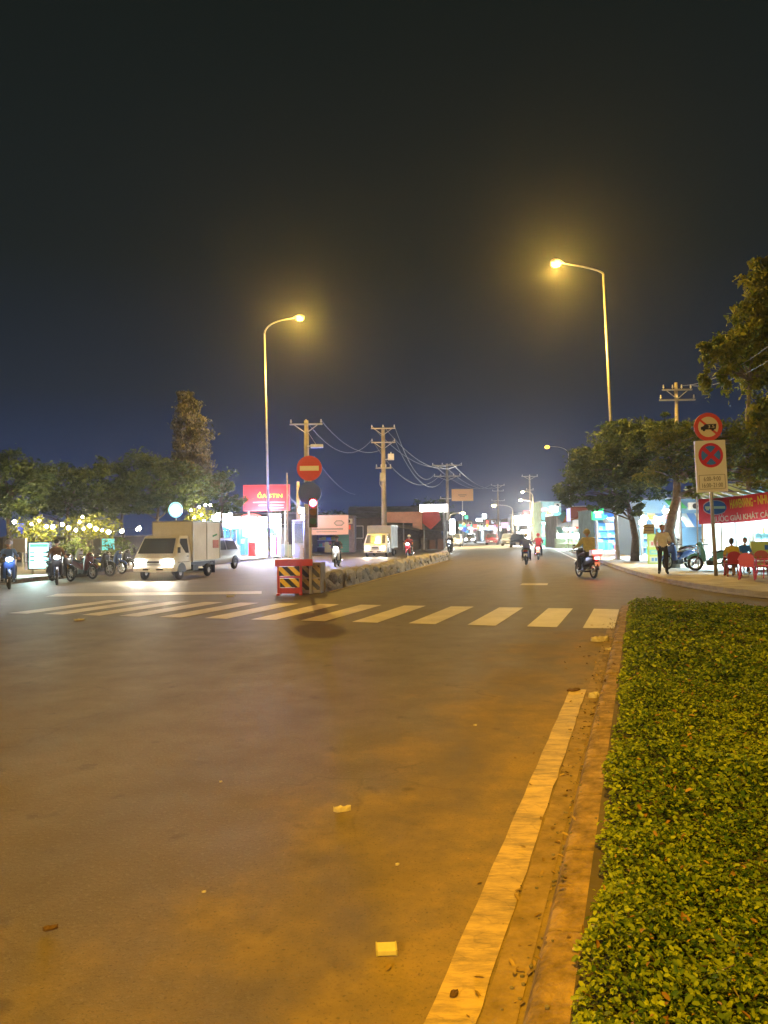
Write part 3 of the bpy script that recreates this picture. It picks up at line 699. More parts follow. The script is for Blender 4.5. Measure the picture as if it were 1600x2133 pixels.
RED = mat('red_enamel', (.50, .045, .05), .45, var=.2, scale=4)
YEL = mat('yellow_enamel', (.85, .60, .03), .45, var=.15, scale=5)
BLK = mat('black_enamel', (.025, .025, .03), .5)
HB = Vector((at(615, 1236, 21.6).x, 21.6, 0))
t = thing('hazard_barrier', 'red framed hazard barrier with yellow and black chevron panels in front of the median', 'barrier', HB, R(4))
for x in (-.46, .16):
    q = MB(); q.box((x, 0, .5), (.07, .07, 1.0)); q.box((x, 0, .03), (.09, .5, .05)); q.build('post', RED, t, bevel=.008)
q = MB(); q.box((-.03, -.045, .90), (1.05, .05, .19)); q.build('top_board', RED, t, bevel=.01)
q = MB(); q.box((-.15, -.01, .5), (.55, .05, .05)); q.box((-.15, -.01, .12), (.55, .05, .16)); q.build('rail', RED, t)
def chevron(x0, x1, z0, z1, y, nm='chevron_panel', ym=YEL, par=None):
    q = MB(); q.box(((x0 + x1) / 2, y, (z0 + z1) / 2), (x1 - x0, .03, z1 - z0)); p = q.build(nm, ym, par or t, bevel=.004)
    h = z1 - z0; w = .16; s = MB()
    x = x0 - h
    while x < x1:
        poly = [(x + h, z0), (x + h + w, z0), (x + w, z1), (x, z1)]
        # clip to panel
        def clip(pl, ax, lim, keep_less):
            out = []
            for i in range(len(pl)):
                a, c = pl[i], pl[(i + 1) % len(pl)]; ia = (a[ax] <= lim) == keep_less or a[ax] == lim; ic = (c[ax] <= lim) == keep_less or c[ax] == lim
                if ia: out.append(a)
                if ia != ic:
                    k = (lim - a[ax]) / (c[ax] - a[ax]); out.append((a[0] + (c[0] - a[0]) * k, a[1] + (c[1] - a[1]) * k))
            return out
        poly = clip(clip(poly, 0, x1 - .006, True), 0, x0 + .006, False)
        if len(poly) > 2: s.prism(poly, y - .0195, y - .0155, 'y')
        x += .33
    s.build('stripe', BLK, p)
chevron(-.45, .14, .54, .79, -.05); chevron(-.42, .12, .22, .46, -.05)
# end block of the median behind it, faded paint
q = MB(); q.box((0, 0, .44), (.78, .75, .88)); 
E0 = ma + md * .1
tb = thing('median_end_block', 'square concrete end block of the median with faded yellow and black stripes', 'barrier', (E0.x - .18, E0.y - .25, 0), R(-6))
q.build('block', STONE, tb, bevel=.03)
FY_ = mat('faded_yellow', (.34, .28, .12), .8, var=.5, scale=6); t_old = t; t = tb
chevron(-.37, .37, .46, .80, -.385, 'painted_panel', FY_, tb); chevron(-.37, .37, .10, .42, -.385, 'painted_panel', FY_, tb)

# sign post on the median
SY = 22.0; SB = Vector((at(647.5, 1236, SY).x, SY, .0))
t = thing('sign_post', 'median post carrying the red no entry disc, a blue disc and the signal', 'sign post', SB)
zt = at(647, 976, SY).z; zb = at(648, 1027, SY).z; rr = .36
q = MB(); q.cyl((0, 0, 0), (-.0, 0, zt + .3), .045, .045, 12); q.build('post', WHITEM, t, smooth=True)
SRED = mat('sign_red', (.62, .03, .06), .35, var=.08, scale=3); SWH = mat('sign_white', (.84, .83, .80), .4); SBLUE = mat('sign_blue', (.03, .10, .60), .35)
q = MB(); q.disc((0, -.075, zt), rr, thick=.03, n=40); dsc = q.build('no_entry_disc', SRED, t); 
q = MB(); q.box((0, -.094, zt), (rr * 1.5, .006, .135)); q.build('white_bar', SWH, dsc, bevel=.0)
q = MB(); q.disc((0, -.07, zb), .33, thick=.03, n=36); q.build('blue_disc', SBLUE, t)
ts = thing('traffic_signal', 'black traffic signal showing red under the no entry sign', 'traffic signal', (SB.x + .10, SY - .02, 0))
zz = at(652, 1048, SY).z
q = MB(); q.box((0, -.02, zz - .28), (.24, .2, .84)); q.box((-.06, .06, zz - .1), (.12, .06, .05)); q.build('housing', DARKM, ts, bevel=.02)
for i, (nm, gm) in enumerate((('red_lens', glow('signal_red', (1, .04, .10), 26)), ('amber_lens', mat('dark_amber', (.12, .06, .01), .3)), ('green_lens', mat('dark_green_lens', (.01, .08, .04), .3)))):
    q = MB(); q.disc((0, -.13, zz - i * .26), .095, thick=.03, n=20); ln = q.build(nm, gm, ts)
    q = MB(); q.tube([(math.cos(a) * .11, -.2, zz - i * .26 + math.sin(a) * .11) for a in np.linspace(.3, math.pi - .3, 9)], .012, 5); q.build('visor', DARKM, ln)
# white flood lights on the booth mast behind
FLW = glow('flood_white', (.80, .88, 1.0), 60)
FYY = 50.0
t = thing('flood_light_mast', 'slim white mast with glaring white flood lamps left of the traffic signal', 'lamp', (at(634, 1165, FYY).x, FYY, .13))
zt = at(634, 1072, FYY).z
q = MB(); q.cyl((0, 0, 0), (0, 0, zt + .3), .06, .05, 10); q.build('mast', WHITEM, t, smooth=True)
for dx, dz in ((-.12, .15), (.32, .1), (.05, -.32), (.62, -.12)):
    q = MB(); q.box((dx, -.12, zt + dz), (.42, .14, .34)); h = q.build('lamp_housing', DARKM, t, bevel=.02)
    q = MB(); q.box((dx, -.2, zt + dz), (.37, .02, .29)); q.build('lens', FLW, h)
q = MB(); q.tube([(0, -.05, zt + .1), (.62, -.08, zt - .1)], .025, 6); q.build('bracket', GALV, t)
lamp('SPOT', t, (.1, -.4, zt), 350, (.62, .74, 1.0), .25, rot=(R(-50), 0, 0), spot=(R(150), .8))
lamp('POINT', t, (.1, -.5, zt), 1100, (.10, .17, 1.0), .25)  # added blue light that tints haze and surroundings; the floods themselves are white

# right hand sign post
SY = 26.0; SB = Vector((at(1492, 1207, SY).x, SY, .13)); topx = at(1473, 890, SY)
t = thing('sign_post', 'leaning grey post with the truck ban disc above a white no stopping board', 'sign post', SB, 0)
ln = topx.x - SB.x; Ht = topx.z - .13
def onp(z): return ln * z / Ht
q = MB(); q.cyl((0, 0, 0), (onp(Ht + .2), 0, Ht + .2), .06, .06, 12); q.build('post', GALV, t, smooth=True)
def lean_part(o, z):   # tilt a face panel with the post
    o.location = (onp(z), -.08, z); o.rotation_euler = (0, math.atan2(ln, Ht), 0); return o
SOR = mat('sign_orange_red', (.70, .075, .035), .4); SCR = mat('sign_cream', (.80, .70, .48), .4)
rr = 29.5 / FPX * SY
q = MB(); q.disc((0, 0, 0), rr, thick=.03, n=44); d1 = lean_part(q.build('truck_ban_disc', SOR, t), Ht)
q = MB(); q.disc((0, -.019, 0), rr * .72, thick=.006, n=40); q.build('disc_face', SCR, d1)
q = MB(); q.box((0, -.0265, 0), (rr * 1.5, .005, .07), (0, R(42), 0)); q.build('slash', SOR, d1)
q = MB(); s = rr / .48
q.prism([(-.26 * s, -.09 * s), (.24 * s, -.09 * s), (.27 * s, .09 * s), (-.12 * s, .09 * s), (-.17 * s, .03 * s), (-.26 * s, .0)], -.036, -.030, 'y'); q.build('truck_symbol', BLK, d1)
for xx in (-.16 * s, .14 * s):
    q = MB(); q.disc((xx, -.033, -.10 * s), .045 * s, thick=.006, n=12); q.build('wheel_symbol', BLK, d1)
text_mesh('3.5', .15 * s, SCR, d1, (.09 * s, -.037, .0), width=.22 * s)
bw, bt, bb = 64 / FPX * SY, at(1475, 918, SY).z, at(1480, 1025, SY).z
zc = (bt + bb) / 2 - .13; bh = bt - bb
q = MB(); q.box((0, .02, 0), (bw, .09, bh)); d2 = lean_part(q.build('no_stopping_board', SWH, t, bevel=.012), zc)
d2.location.x += .02
cz = bh * .21; cr = bw * .40
q = MB(); q.disc((0, -.029, cz), cr, thick=.005, n=44); q.build('red_ring', SRED, d2)
q = MB()
for k in range(4):
    a0 = k * math.pi / 2
    arc = [(math.cos(a0 + a) * cr * .78, cz + math.sin(a0 + a) * cr * .78) for a in np.linspace(-.56, .56, 9)] + [(math.cos(a0) * cr * .22, cz + math.sin(a0) * cr * .22)]
    q = MB(); q.prism(arc, -.0365, -.0325, 'y'); q.build('blue_sector', mat('board_blue', (.05, .20, .75), .35), d2)
GREY = mat('grey_lettering', (.20, .19, .18), .6)
q = MB(); w2, z1, z0 = bw * .42, -bh * .17, -bh * .44
for (c, d) in (((0, -.028, z1), (2 * w2, .004, .014)), ((0, -.028, z0), (2 * w2, .004, .014)), ((-w2, -.028, (z0 + z1) / 2), (.014, .004, z1 - z0)), ((w2, -.028, (z0 + z1) / 2), (.014, .004, z1 - z0))): q.box(c, d)
q.build('panel_frame', GREY, d2)
text_mesh('6:00–9:00', .2, GREY, d2, (0, -.03, z1 - (z1 - z0) * .28), width=w2 * 1.3, height=.15)
text_mesh('16:00–21:00', .2, GREY, d2, (0, -.03, z0 + (z1 - z0) * .26), width=w2 * 1.6, height=.15)

# ------------------------------------------------------------------ vehicles
TYRE = mat('tyre', (.022, .022, .022), .85, bump=.3, bscale=60); RIM = mat('rim', (.45, .45, .46), .35, .8)
GLASS = mat('dark_glass', (.075, .085, .095), .12, spec=.9); HEAD = glow('headlight', (1, .93, .78), 80); HEADC = glow('headlight_cool', (.92, .96, 1), 45)
TAIL = glow('tail_light', (1, .05, .06), 14); AMB = glow('indicator', (1, .45, .05), 8); CHR = mat('chrome', (.6, .6, .6), .15, 1.0)
def wheel(parent, c, r, w, ndisc=True):
    q = MB(); q.torus(c, r - w * .45, w * .5, 'x', 22, 8); o = q.build('wheel', TYRE, parent, smooth=True)
    q = MB(); c = Vector(c); q.cyl(c - Vector((w * .32, 0, 0)), c + Vector((w * .32, 0, 0)), r * .62, r * .62, 16)
    for k in range(6):
        a = k * math.pi / 3; q.ball(c + Vector((w * .33 * (1 if c.x > 0 else -1), math.cos(a) * r * .38, math.sin(a) * r * .38)), r * .09, 6, 4)
    q.build('rim', RIM, o)
    return o
def truck(label, loc, rz, paint, boxm, W_=1.66, boxh=2.25, cabh=1.72, boxl=2.5, head=HEAD, marks=None, hl=1.0):
    t = thing('box_truck', label, 'truck', loc, rz)
    h = W_ / 2; n = 0
    # cab: side outline lofted over the width with a narrower roof
    prof = [(0.02, .32), (-.02, .50), (-.01, .86), (.10, .98), (.55, cabh - .06), (.70, cabh), (1.38, cabh), (1.42, .98), (1.42, .36)]
    def wx(z): return h * (1.0 if z < .98 else 1 - .13 * (z - .98) / (cabh - .98))
    q = MB(); k = len(prof)
    cols = [-1, -.8, 0, .8, 1]
    vs = [(c * wx(z), y + (.05 * abs(c) ** 3 if y < .6 else 0), z) for c in cols for (y, z) in prof]
    q.add(vs, [(i * k + j, i * k + (j + 1) % k, (i + 1) * k + (j + 1) % k, (i + 1) * k + j) for i in range(4) for j in range(k)] + [tuple(range(k)), tuple(4 * k + j for j in range(k - 1, -1, -1))])
    cab = q.build('cab', paint, t, smooth=True, bevel=.035)
    def scr(c, k_): z = .98 + (cabh - .06 - .98) * k_; y = .10 + .45 * k_; return (c * wx(z), y - .045 + .05 * abs(c) ** 3, z + .012)
    q = MB(); g_ = [[scr(c, kk) for c in (-.88, -.5, 0, .5, .88)] for kk in (.06, .92)]
    q.add(g_[0] + g_[1], [(i, i + 1, i + 6, i + 5) for i in range(4)]); q.build('windscreen', GLASS, cab)
    q = MB(); q.tube([Vector(scr(-.1, .06)) + Vector((0, -.012, 0)), Vector(scr(-.55, .5)) + Vector((0, -.012, 0))], .009, 4); q.tube([Vector(scr(.6, .06)) + Vector((0, -.012, 0)), Vector(scr(.15, .5)) + Vector((0, -.012, 0))], .009, 4); q.build('wiper', BLK, cab)
    for sg in (-1, 1):
        q = MB(); q.add([(sg * (wx(z) + .006), y, z) for y, z in ((.36, 1.03), (1.22, 1.03), (1.22, cabh - .12), (.66, cabh - .12))], [(0, 1, 2, 3)]); q.build('side_window', GLASS, cab)
        q = MB(); q.box((sg * (h + .004), .78, .68), (.012, .92, .02)); q.box((sg * (h + .006), 1.1, .9), (.03, .14, .03)); q.build('door_handle', BLK, cab)
        q = MB(); q.box((sg * (h + .10), .22, 1.16), (.10, .06, .22)); q.tube([(sg * (h - .02), .3, 1.02), (sg * (h + .1), .24, 1.1)], .014, 5); q.build('mirror', BLK, t, bevel=.015)
        q = MB(); q.ball((sg * h * .68, .005, .70), (.20 * hl, .06, .085 * hl), 14, 8); q.build('headlight', head, t, smooth=True)
        q = MB(); q.box((sg * h * .80, -.045, .50), (.16, .03, .05)); q.build('fog_lamp', AMB if sg > 0 else CHR, t, bevel=.01)
    q = MB(); q.box((0, -.045, .70), (h * .62, .03, .09)); q.box((0, -.05, .60), (h * .9, .03, .035)); q.build('grille', BLK, t, bevel=.008)
    q = MB(); q.box((0, -.035, .42), (W_ * .97, .14, .17)); q.build('bumper', paint, t, bevel=.04)
    q = MB(); q.box((-.25, -.11, .42), (.3, .012, .06)); q.box((.3, -.11, .42), (.3, .012, .06)); q.build('air_intake', BLK, t)
    q = MB(); q.box((0, -.115, .37), (.34, .01, .11)); q.build('number_plate', SWH, t)
    q = MB(); y0 = 1.47
    q.box((0, y0 + boxl / 2, (boxh + .66) / 2), (W_ * 1.03, boxl, boxh - .66)); bx = q.build('cargo_box', boxm, t, bevel=.02)
    q = MB()
    for sg in (-1, 1):
        for y in (y0 + .02, y0 + boxl - .02): q.box((sg * W_ * .515, y, (boxh + .66) / 2), (.05, .05, boxh - .64))
        q.box((sg * W_ * .515, y0 + boxl / 2, boxh - .01), (.05, boxl, .05)); q.box((sg * W_ * .515, y0 + boxl / 2, .68), (.05, boxl, .06))
        q.box((sg * W_ * .517, y0 + boxl / 2, (boxh + .66) / 2), (.03, .04, boxh - .68))
    q.box((0, y0 + .0, boxh - .01), (W_ * 1.03, .05, .05)); q.build('box_trim', GALV, bx)
    if marks: marks(bx, y0, boxl, W_ * .515)
    q = MB(); q.box((0, 2.3, .50), (.7, 3.3, .14)); q.box((0, 2.0, .6), (W_ * .9, 2.6, .08)); q.box((-h * .7, 1.95, .42), (.35, .55, .26)); q.box((h * .7, 1.95, .42), (.35, .5, .24)); q.box((0, 3.1, .28), (W_ * .8, .10, .10)); q.build('chassis', DARKM, t)
    for y in (.62, 3.1):
        for sg in (-1, 1): wheel(t, (sg * (h - .12), y, .27), .27, .19)
    for sg in (-1, 1):
        q = MB(); arc = [(.62 + .36 * math.cos(a), .30 + .36 * math.sin(a)) for a in np.linspace(0, math.pi, 13)]
        q.prism(arc, sg * h - sg * .02, sg * (h + .006), 'x'); q.build('wheel_arch', BLK, cab)
        q = MB(); q.box((sg * h * .9, 3.48, .3), (.26, .02, .34)); q.build('mud_flap', TYRE, t)
    for sg in (-1, 1):
        lamp('SPOT', t, (sg * h * .68, -.12, .70), 130, (1, .88, .66), .06, rot=(R(-80), 0, 0), spot=(R(80), .6))
    return t
CREAM = mat('white_truck_paint', (.80, .80, .79), .4, coat=.3, var=.1, scale=2)
BOXM = mat('white_box_panel', (.78, .77, .75), .5, var=.12, scale=1.4)
def marks1(bx, y0, L, h):
    q = MB(); q.box((h + .012, y0 + L * .83, 1.35), (.01, .55, .34)); q.build('red_graphic', mat('faded_red', (.52, .16, .12), .6, var=.3, scale=5), bx)
    q = MB(); q.box((h + .012, y0 + L * .80, 1.72), (.01, .42, .07), (.18, 0, 0)); q.build('green_graphic', mat('faded_green', (.05, .32, .14), .6), bx)
tr = truck('small white box truck turning in on the left with both headlights lit', (-8.92, 29.75, 0), R(-13), CREAM, BOXM, W_=1.72, boxh=2.3, boxl=2.55, marks=marks1, hl=1.2)
truck('white cab truck with dull grey cargo box waiting beyond the median', (-.70, 57.5, 0), R(-12), mat('grey_white_paint', (.72, .72, .73), .45, var=.15, scale=3), mat('dull_grey_panel', (.26, .28, .30), .6, var=.2, scale=1.5), W_=1.75, boxh=2.35, cabh=1.75, boxl=2.7, hl=.7)

def car(label, loc, rz, paint, L=4.3, W_=1.75, H=1.62, lights='front', group=None, k=1.0):
    t = thing('car', label, 'car', loc, rz, group); h = W_ / 2
    prof = [(0, .30), (-.04, .55), (.05, .78), (.95, .98), (1.55, H - .08), (1.9, H), (L - 1.0, H), (L - .35, H - .25), (L - .08, .95), (L, .6), (L - .03, .32)]
    kk = len(prof); q = MB(); cols = [-1, -.85, 0, .85, 1]
    def wx(z): return h * (1.0 if z < .95 else 1 - .2 * (z - .95) / (H - .95))
    vs = [(c * wx(z) * (1 if 0.4 < y < L - .4 else .94), y + (.08 * abs(c) ** 3 if y < 1 else (-.06 * abs(c) ** 3 if y > L - 1 else 0)), z) for c in cols for (y, z) in prof]
    q.add(vs, [(i * kk + j, i * kk + (j + 1) % kk, (i + 1) * kk + (j + 1) % kk, (i + 1) * kk + j) for i in range(4) for j in range(kk)] + [tuple(range(kk)), tuple(4 * kk + j for j in range(kk - 1, -1, -1))])
    body = q.build('body', paint, t, smooth=True, bevel=.05)
    def pl(y0, z0, y1, z1, nm, off):
        q = MB(); q.add([(-wx(z0) * .86, y0, z0 + off), (wx(z0) * .86, y0, z0 + off), (wx(z1) * .86, y1, z1 + off), (-wx(z1) * .86, y1, z1 + off)], [(0, 1, 2, 3)]); q.build(nm, GLASS, body)
    pl(1.02, 1.0, 1.52, H - .09, 'windscreen', .03); pl(L - .12, .98, L - .36, H - .28, 'rear_window', .04)
    for sg in (-1, 1):
        q = MB(); q.add([(sg * (wx(z) + .008), y, z) for y, z in ((1.25, 1.0), (2.45, 1.0), (2.45, H - .13), (1.75, H - .13))], [(0, 1, 2, 3)]); q.build('side_window', GLASS, body)
        q = MB(); q.add([(sg * (wx(z) + .008), y, z) for y, z in ((2.55, 1.0), (L - .55, 1.0), (L - .7, H - .15), (2.55, H - .13))], [(0, 1, 2, 3)]); q.build('side_window', GLASS, body)
        q = MB(); q.ball((sg * h * .68, .02, .68), (.2, .08, .09), 12, 6); q.build('headlight', HEADC if lights == 'front' else CHR, t, smooth=True)
        q = MB(); q.box((sg * h * .74, L - .01, .80), (.26, .06, .16)); q.build('tail_light', TAIL if lights == 'rear' else mat('dark_red_lens', (.2, .01, .01), .2), t, bevel=.02)
        q = MB(); q.box((sg * (h + .08), 1.2, 1.0), (.16, .08, .12)); q.build('mirror', paint, t, bevel=.03)
        for y in (.82, L - .82): wheel(t, (sg * (h - .08), y, .31), .31, .2)
        for y in (.82, L - .82):
            q = MB(); q.prism([(y + .37 * math.cos(a), .32 + .37 * math.sin(a)) for a in np.linspace(0, math.pi, 13)], sg * (h - .03), sg * (h + .006), 'x'); q.build('wheel_arch', BLK, body)
    q = MB(); q.box((0, -.05, .62), (h * .9, .03, .1)); q.box((0, -.05, .40), (h * 1.2, .03, .08)); q.build('grille', BLK, t)
    q = MB(); q.box((0, -.07, .5), (.4, .01, .1)); q.build('number_plate', SWH, t); q = MB(); q.box((0, L + .012, .62), (.4, .01, .1)); q.build('number_plate', SWH, t)
    return t
SILV = mat('silver_paint', (.38, .36, .34), .3, .4, coat=.4)
car('silver hatchback half hidden behind the white box truck', (-9.35, 36.4, 0), R(-14), SILV, lights='none', H=1.6)
car('red saloon far down the road with bright tail lights', Vector((at(1015, 1130, 118).x - .2, 112, 0)), R(-11.5), mat('red_paint', (.3, .02, .03), .3, coat=.4), lights='rear', group='far traffic with tail lights')
car('grey car far down the road right of the red saloon', Vector((at(1046, 1130, 105).x, 100, 0)), R(-11.5), mat('grey_paint', (.12, .12, .13), .3, coat=.4), lights='rear', group='far traffic with tail lights')
car('dark car braking nearest to the right far kerb', Vector((at(1066, 1130, 92).x, 88, 0)), R(-11.5), mat('navy_paint', (.02, .025, .05), .3, coat=.4), lights='rear', group='far traffic with tail lights')
car('oncoming car with glaring headlights left of the distant lanes', Vector((at(945, 1130, 100).x, 100, 0)), R(-11.5), mat('white_paint', (.5, .5, .5), .3, coat=.4), lights='front')
car('oncoming car with headlights far behind the white pillar sign', Vector((at(978, 1130, 130).x, 130, 0)), R(-11.5), SILV, lights='front')

def motorbike(label, loc, rz, body, head=None, tail=None, group=None, plate=True, name='motorbike'):
    t = thing(name, label, 'motorbike', loc, rz, group)
    for y in (-.62, .62):
        q = MB(); q.torus((0, y, .285), .245, .045, 'x', 22, 8); w = q.build('wheel', TYRE, t, smooth=True)
        q = MB(); q.torus((0, y, .285), .195, .014, 'x', 20, 6)
        for k in range(5):
            a = k * 2 * math.pi / 5; q.tube([(0, y, .285), (0, y + .19 * math.cos(a), .285 + .19 * math.sin(a))], .014, 5)
        q.cyl((-.06, y, .285), (.06, y, .285), .05, .05, 10); q.build('rim', RIM, w)
    q = MB()   # frame and body cowl
    q.prism([(.88, .74), (.80, .62), (.30, .46), (.08, .40), (-.08, .34), (-.14, .44), (.0, .56), (.18, .70), (.5, .78)], -.13, .13, 'x'); q.build('body_cowl', body, t, smooth=True, bevel=.04)
    q = MB(); q.prism([(-.36, .34), (-.26, .36), (-.28, .70), (-.38, .98), (-.47, .98), (-.44, .70)], -.19, .19, 'x'); q.build('leg_shield', body, t, smooth=True, bevel=.05)
    q = MB(); q.prism([(.80, .80), (.30, .78), (.0, .70), (.02, .64), (.3, .70), (.82, .73)], -.125, .125, 'x'); q.build('seat', mat('black_vinyl', (.025, .025, .025), .5), t, smooth=True, bevel=.03)
    q = MB(); q.box((0, -.02, .30), (.24, .34, .2)); q.cyl((0, -.22, .30), (0, -.02, .32), .085, .085, 10); q.box((0, -.05, .22), (.5, .05, .03)); q.build('engine', DARKM, t, bevel=.02)
    q = MB(); q.cyl((.15, .05, .25), (.16, .85, .36), .035, .055, 10); q.build('exhaust', CHR, t, smooth=True)
    q = MB()
    for sg in (-1, 1): q.tube([(sg * .075, -.62, .285), (sg * .075, -.50, .70)], .024, 6)
    q.build('front_fork', CHR, t)
    q = MB(); q.tube([(0, -.62 + .33 * math.cos(a), .285 + .33 * math.sin(a)) for a in np.linspace(.35, 2.6, 9)], .05, 6); q.build('front_fender', body, t, smooth=True)
    q = MB(); q.tube([(0, .62 + .34 * math.cos(a), .285 + .34 * math.sin(a)) for a in np.linspace(.1, 2.2, 9)], .06, 6); q.build('rear_fender', BLK, t, smooth=True)
    q = MB(); q.tube([(-.33, -.22, .99), (-.2, -.36, 1.0), (0, -.40, .98), (.2, -.36, 1.0), (.33, -.22, .99)], .016, 6)
    for sg in (-1, 1): q.tube([(sg * .23, -.315, 1.0), (sg * .345, -.205, .99)], .021, 6)
    q.build('handlebar', BLK, t)
    q = MB(); q.ball((0, -.44, .99), (.15, .12, .10), 12, 7); q.build('headlight_cowl', body, t, smooth=True)
    q = MB(); q.ball((0, -.535, .985), (.10, .045, .065), 12, 6); q.build('headlight', head or CHR, t, smooth=True)
    for sg in (-1, 1):
        q = MB(); q.tube([(sg * .22, -.32, 1.0), (sg * .27, -.33, 1.16)], .008, 5); q.ball((sg * .30, -.33, 1.18), (.065, .02, .04), 10, 6); q.build('mirror', BLK, t)
        q = MB(); q.ball((sg * .11, .90, .72), (.035, .03, .03), 8, 5); q.build('indicator', mat('amber_lens', (.4, .15, .02), .3), t)
    q = MB(); q.box((0, .915, .73), (.18, .05, .09)); q.build('tail_light', tail or mat('dark_red_lens', (.2, .01, .01), .2), t, bevel=.015)
    q = MB(); q.box((0, .93, .52), (.19, .012, .14), (.25, 0, 0)); q.build('number_plate', SWH, t)
    q = MB(); q.tube([(-.12, .5, .80), (-.12, .92, .84), (.12, .92, .84), (.12, .5, .80)], .014, 6); q.build('grab_rail', CHR, t)
    return t

# ------------------------------------------------------------------ people
SKIN = mat('skin', (.38, .22, .15), .55); HAIR = mat('black_hair', (.015, .013, .012), .5); EYE = mat('dark_eye', (.02, .015, .01), .2); LIP = mat('lip', (.30, .12, .10), .5)
def cloth(n, c): return mat(n, c, .85, var=.2, scale=9, bump=.5, bscale=14)
STAND = dict(pelvis=(0, 0, .92), spine=(0, 0, 1.08), chest=(0, -.01, 1.26), neck=(0, 0, 1.42), skull=(0, -.01, 1.49),
             shL=(.165, 0, 1.36), elL=(.225, .03, 1.10), wrL=(.23, -.06, .86), shR=(-.165, 0, 1.36), elR=(-.225, .03, 1.10), wrR=(-.23, -.06, .86),
             hpL=(.09, 0, .88), knL=(.10, -.02, .48), anL=(.10, .02, .09), toL=(.12, -.14, .035), hpR=(-.09, 0, .88), knR=(-.10, -.02, .48), anR=(-.10, .02, .09), toR=(-.12, -.14, .035))
RIDE = dict(STAND, pelvis=(0, .30, .84), spine=(0, .27, 1.0), chest=(0, .19, 1.18), neck=(0, .13, 1.33), skull=(0, .11, 1.40),
            shL=(.17, .17, 1.28), elL=(.27, .0, 1.08), wrL=(.29, -.20, 1.03), shR=(-.17, .17, 1.28), elR=(-.27, .0, 1.08), wrR=(-.29, -.20, 1.03),
            hpL=(.10, .24, .80), knL=(.19, -.14, .72), anL=(.19, -.02, .31), toL=(.20, -.18, .27), hpR=(-.10, .24, .80), knR=(-.19, -.14, .72), anR=(-.19, -.02, .31), toR=(-.20, -.18, .27))
SIT = dict(STAND, pelvis=(0, .02, .50), spine=(0, .0, .66), chest=(0, -.04, .84), neck=(0, -.07, 1.0), skull=(0, -.09, 1.07),
           shL=(.165, -.05, .95), elL=(.22, -.14, .70), wrL=(.12, -.36, .66), shR=(-.165, -.05, .95), elR=(-.22, -.14, .70), wrR=(-.12, -.36, .66),
           hpL=(.09, .0, .47), knL=(.13, -.42, .47), anL=(.13, -.38, .09), toL=(.14, -.54, .035), hpR=(-.09, .0, .47), knR=(-.13, -.42, .47), anR=(-.13, -.38, .09), toR=(-.14, -.54, .035))
RAD = dict(pelvis=.135, spine=.115, chest=.135, neck=.055, skull=.05, shL=.068, elL=.046, wrL=.030, shR=.068, elR=.046, wrR=.030, hpL=.100, knL=.074, anL=.056, toL=.040, hpR=.100, knR=.074, anR=.056, toR=.040)
BONES = [('pelvis', 'spine'), ('spine', 'chest'), ('chest', 'neck'), ('neck', 'skull'), ('chest', 'shL'), ('shL', 'elL'), ('elL', 'wrL'), ('chest', 'shR'), ('shR', 'elR'), ('elR', 'wrR'),
         ('pelvis', 'hpL'), ('hpL', 'knL'), ('knL', 'anL'), ('anL', 'toL'), ('pelvis', 'hpR'), ('hpR', 'knR'), ('knR', 'anR'), ('anR', 'toR')]
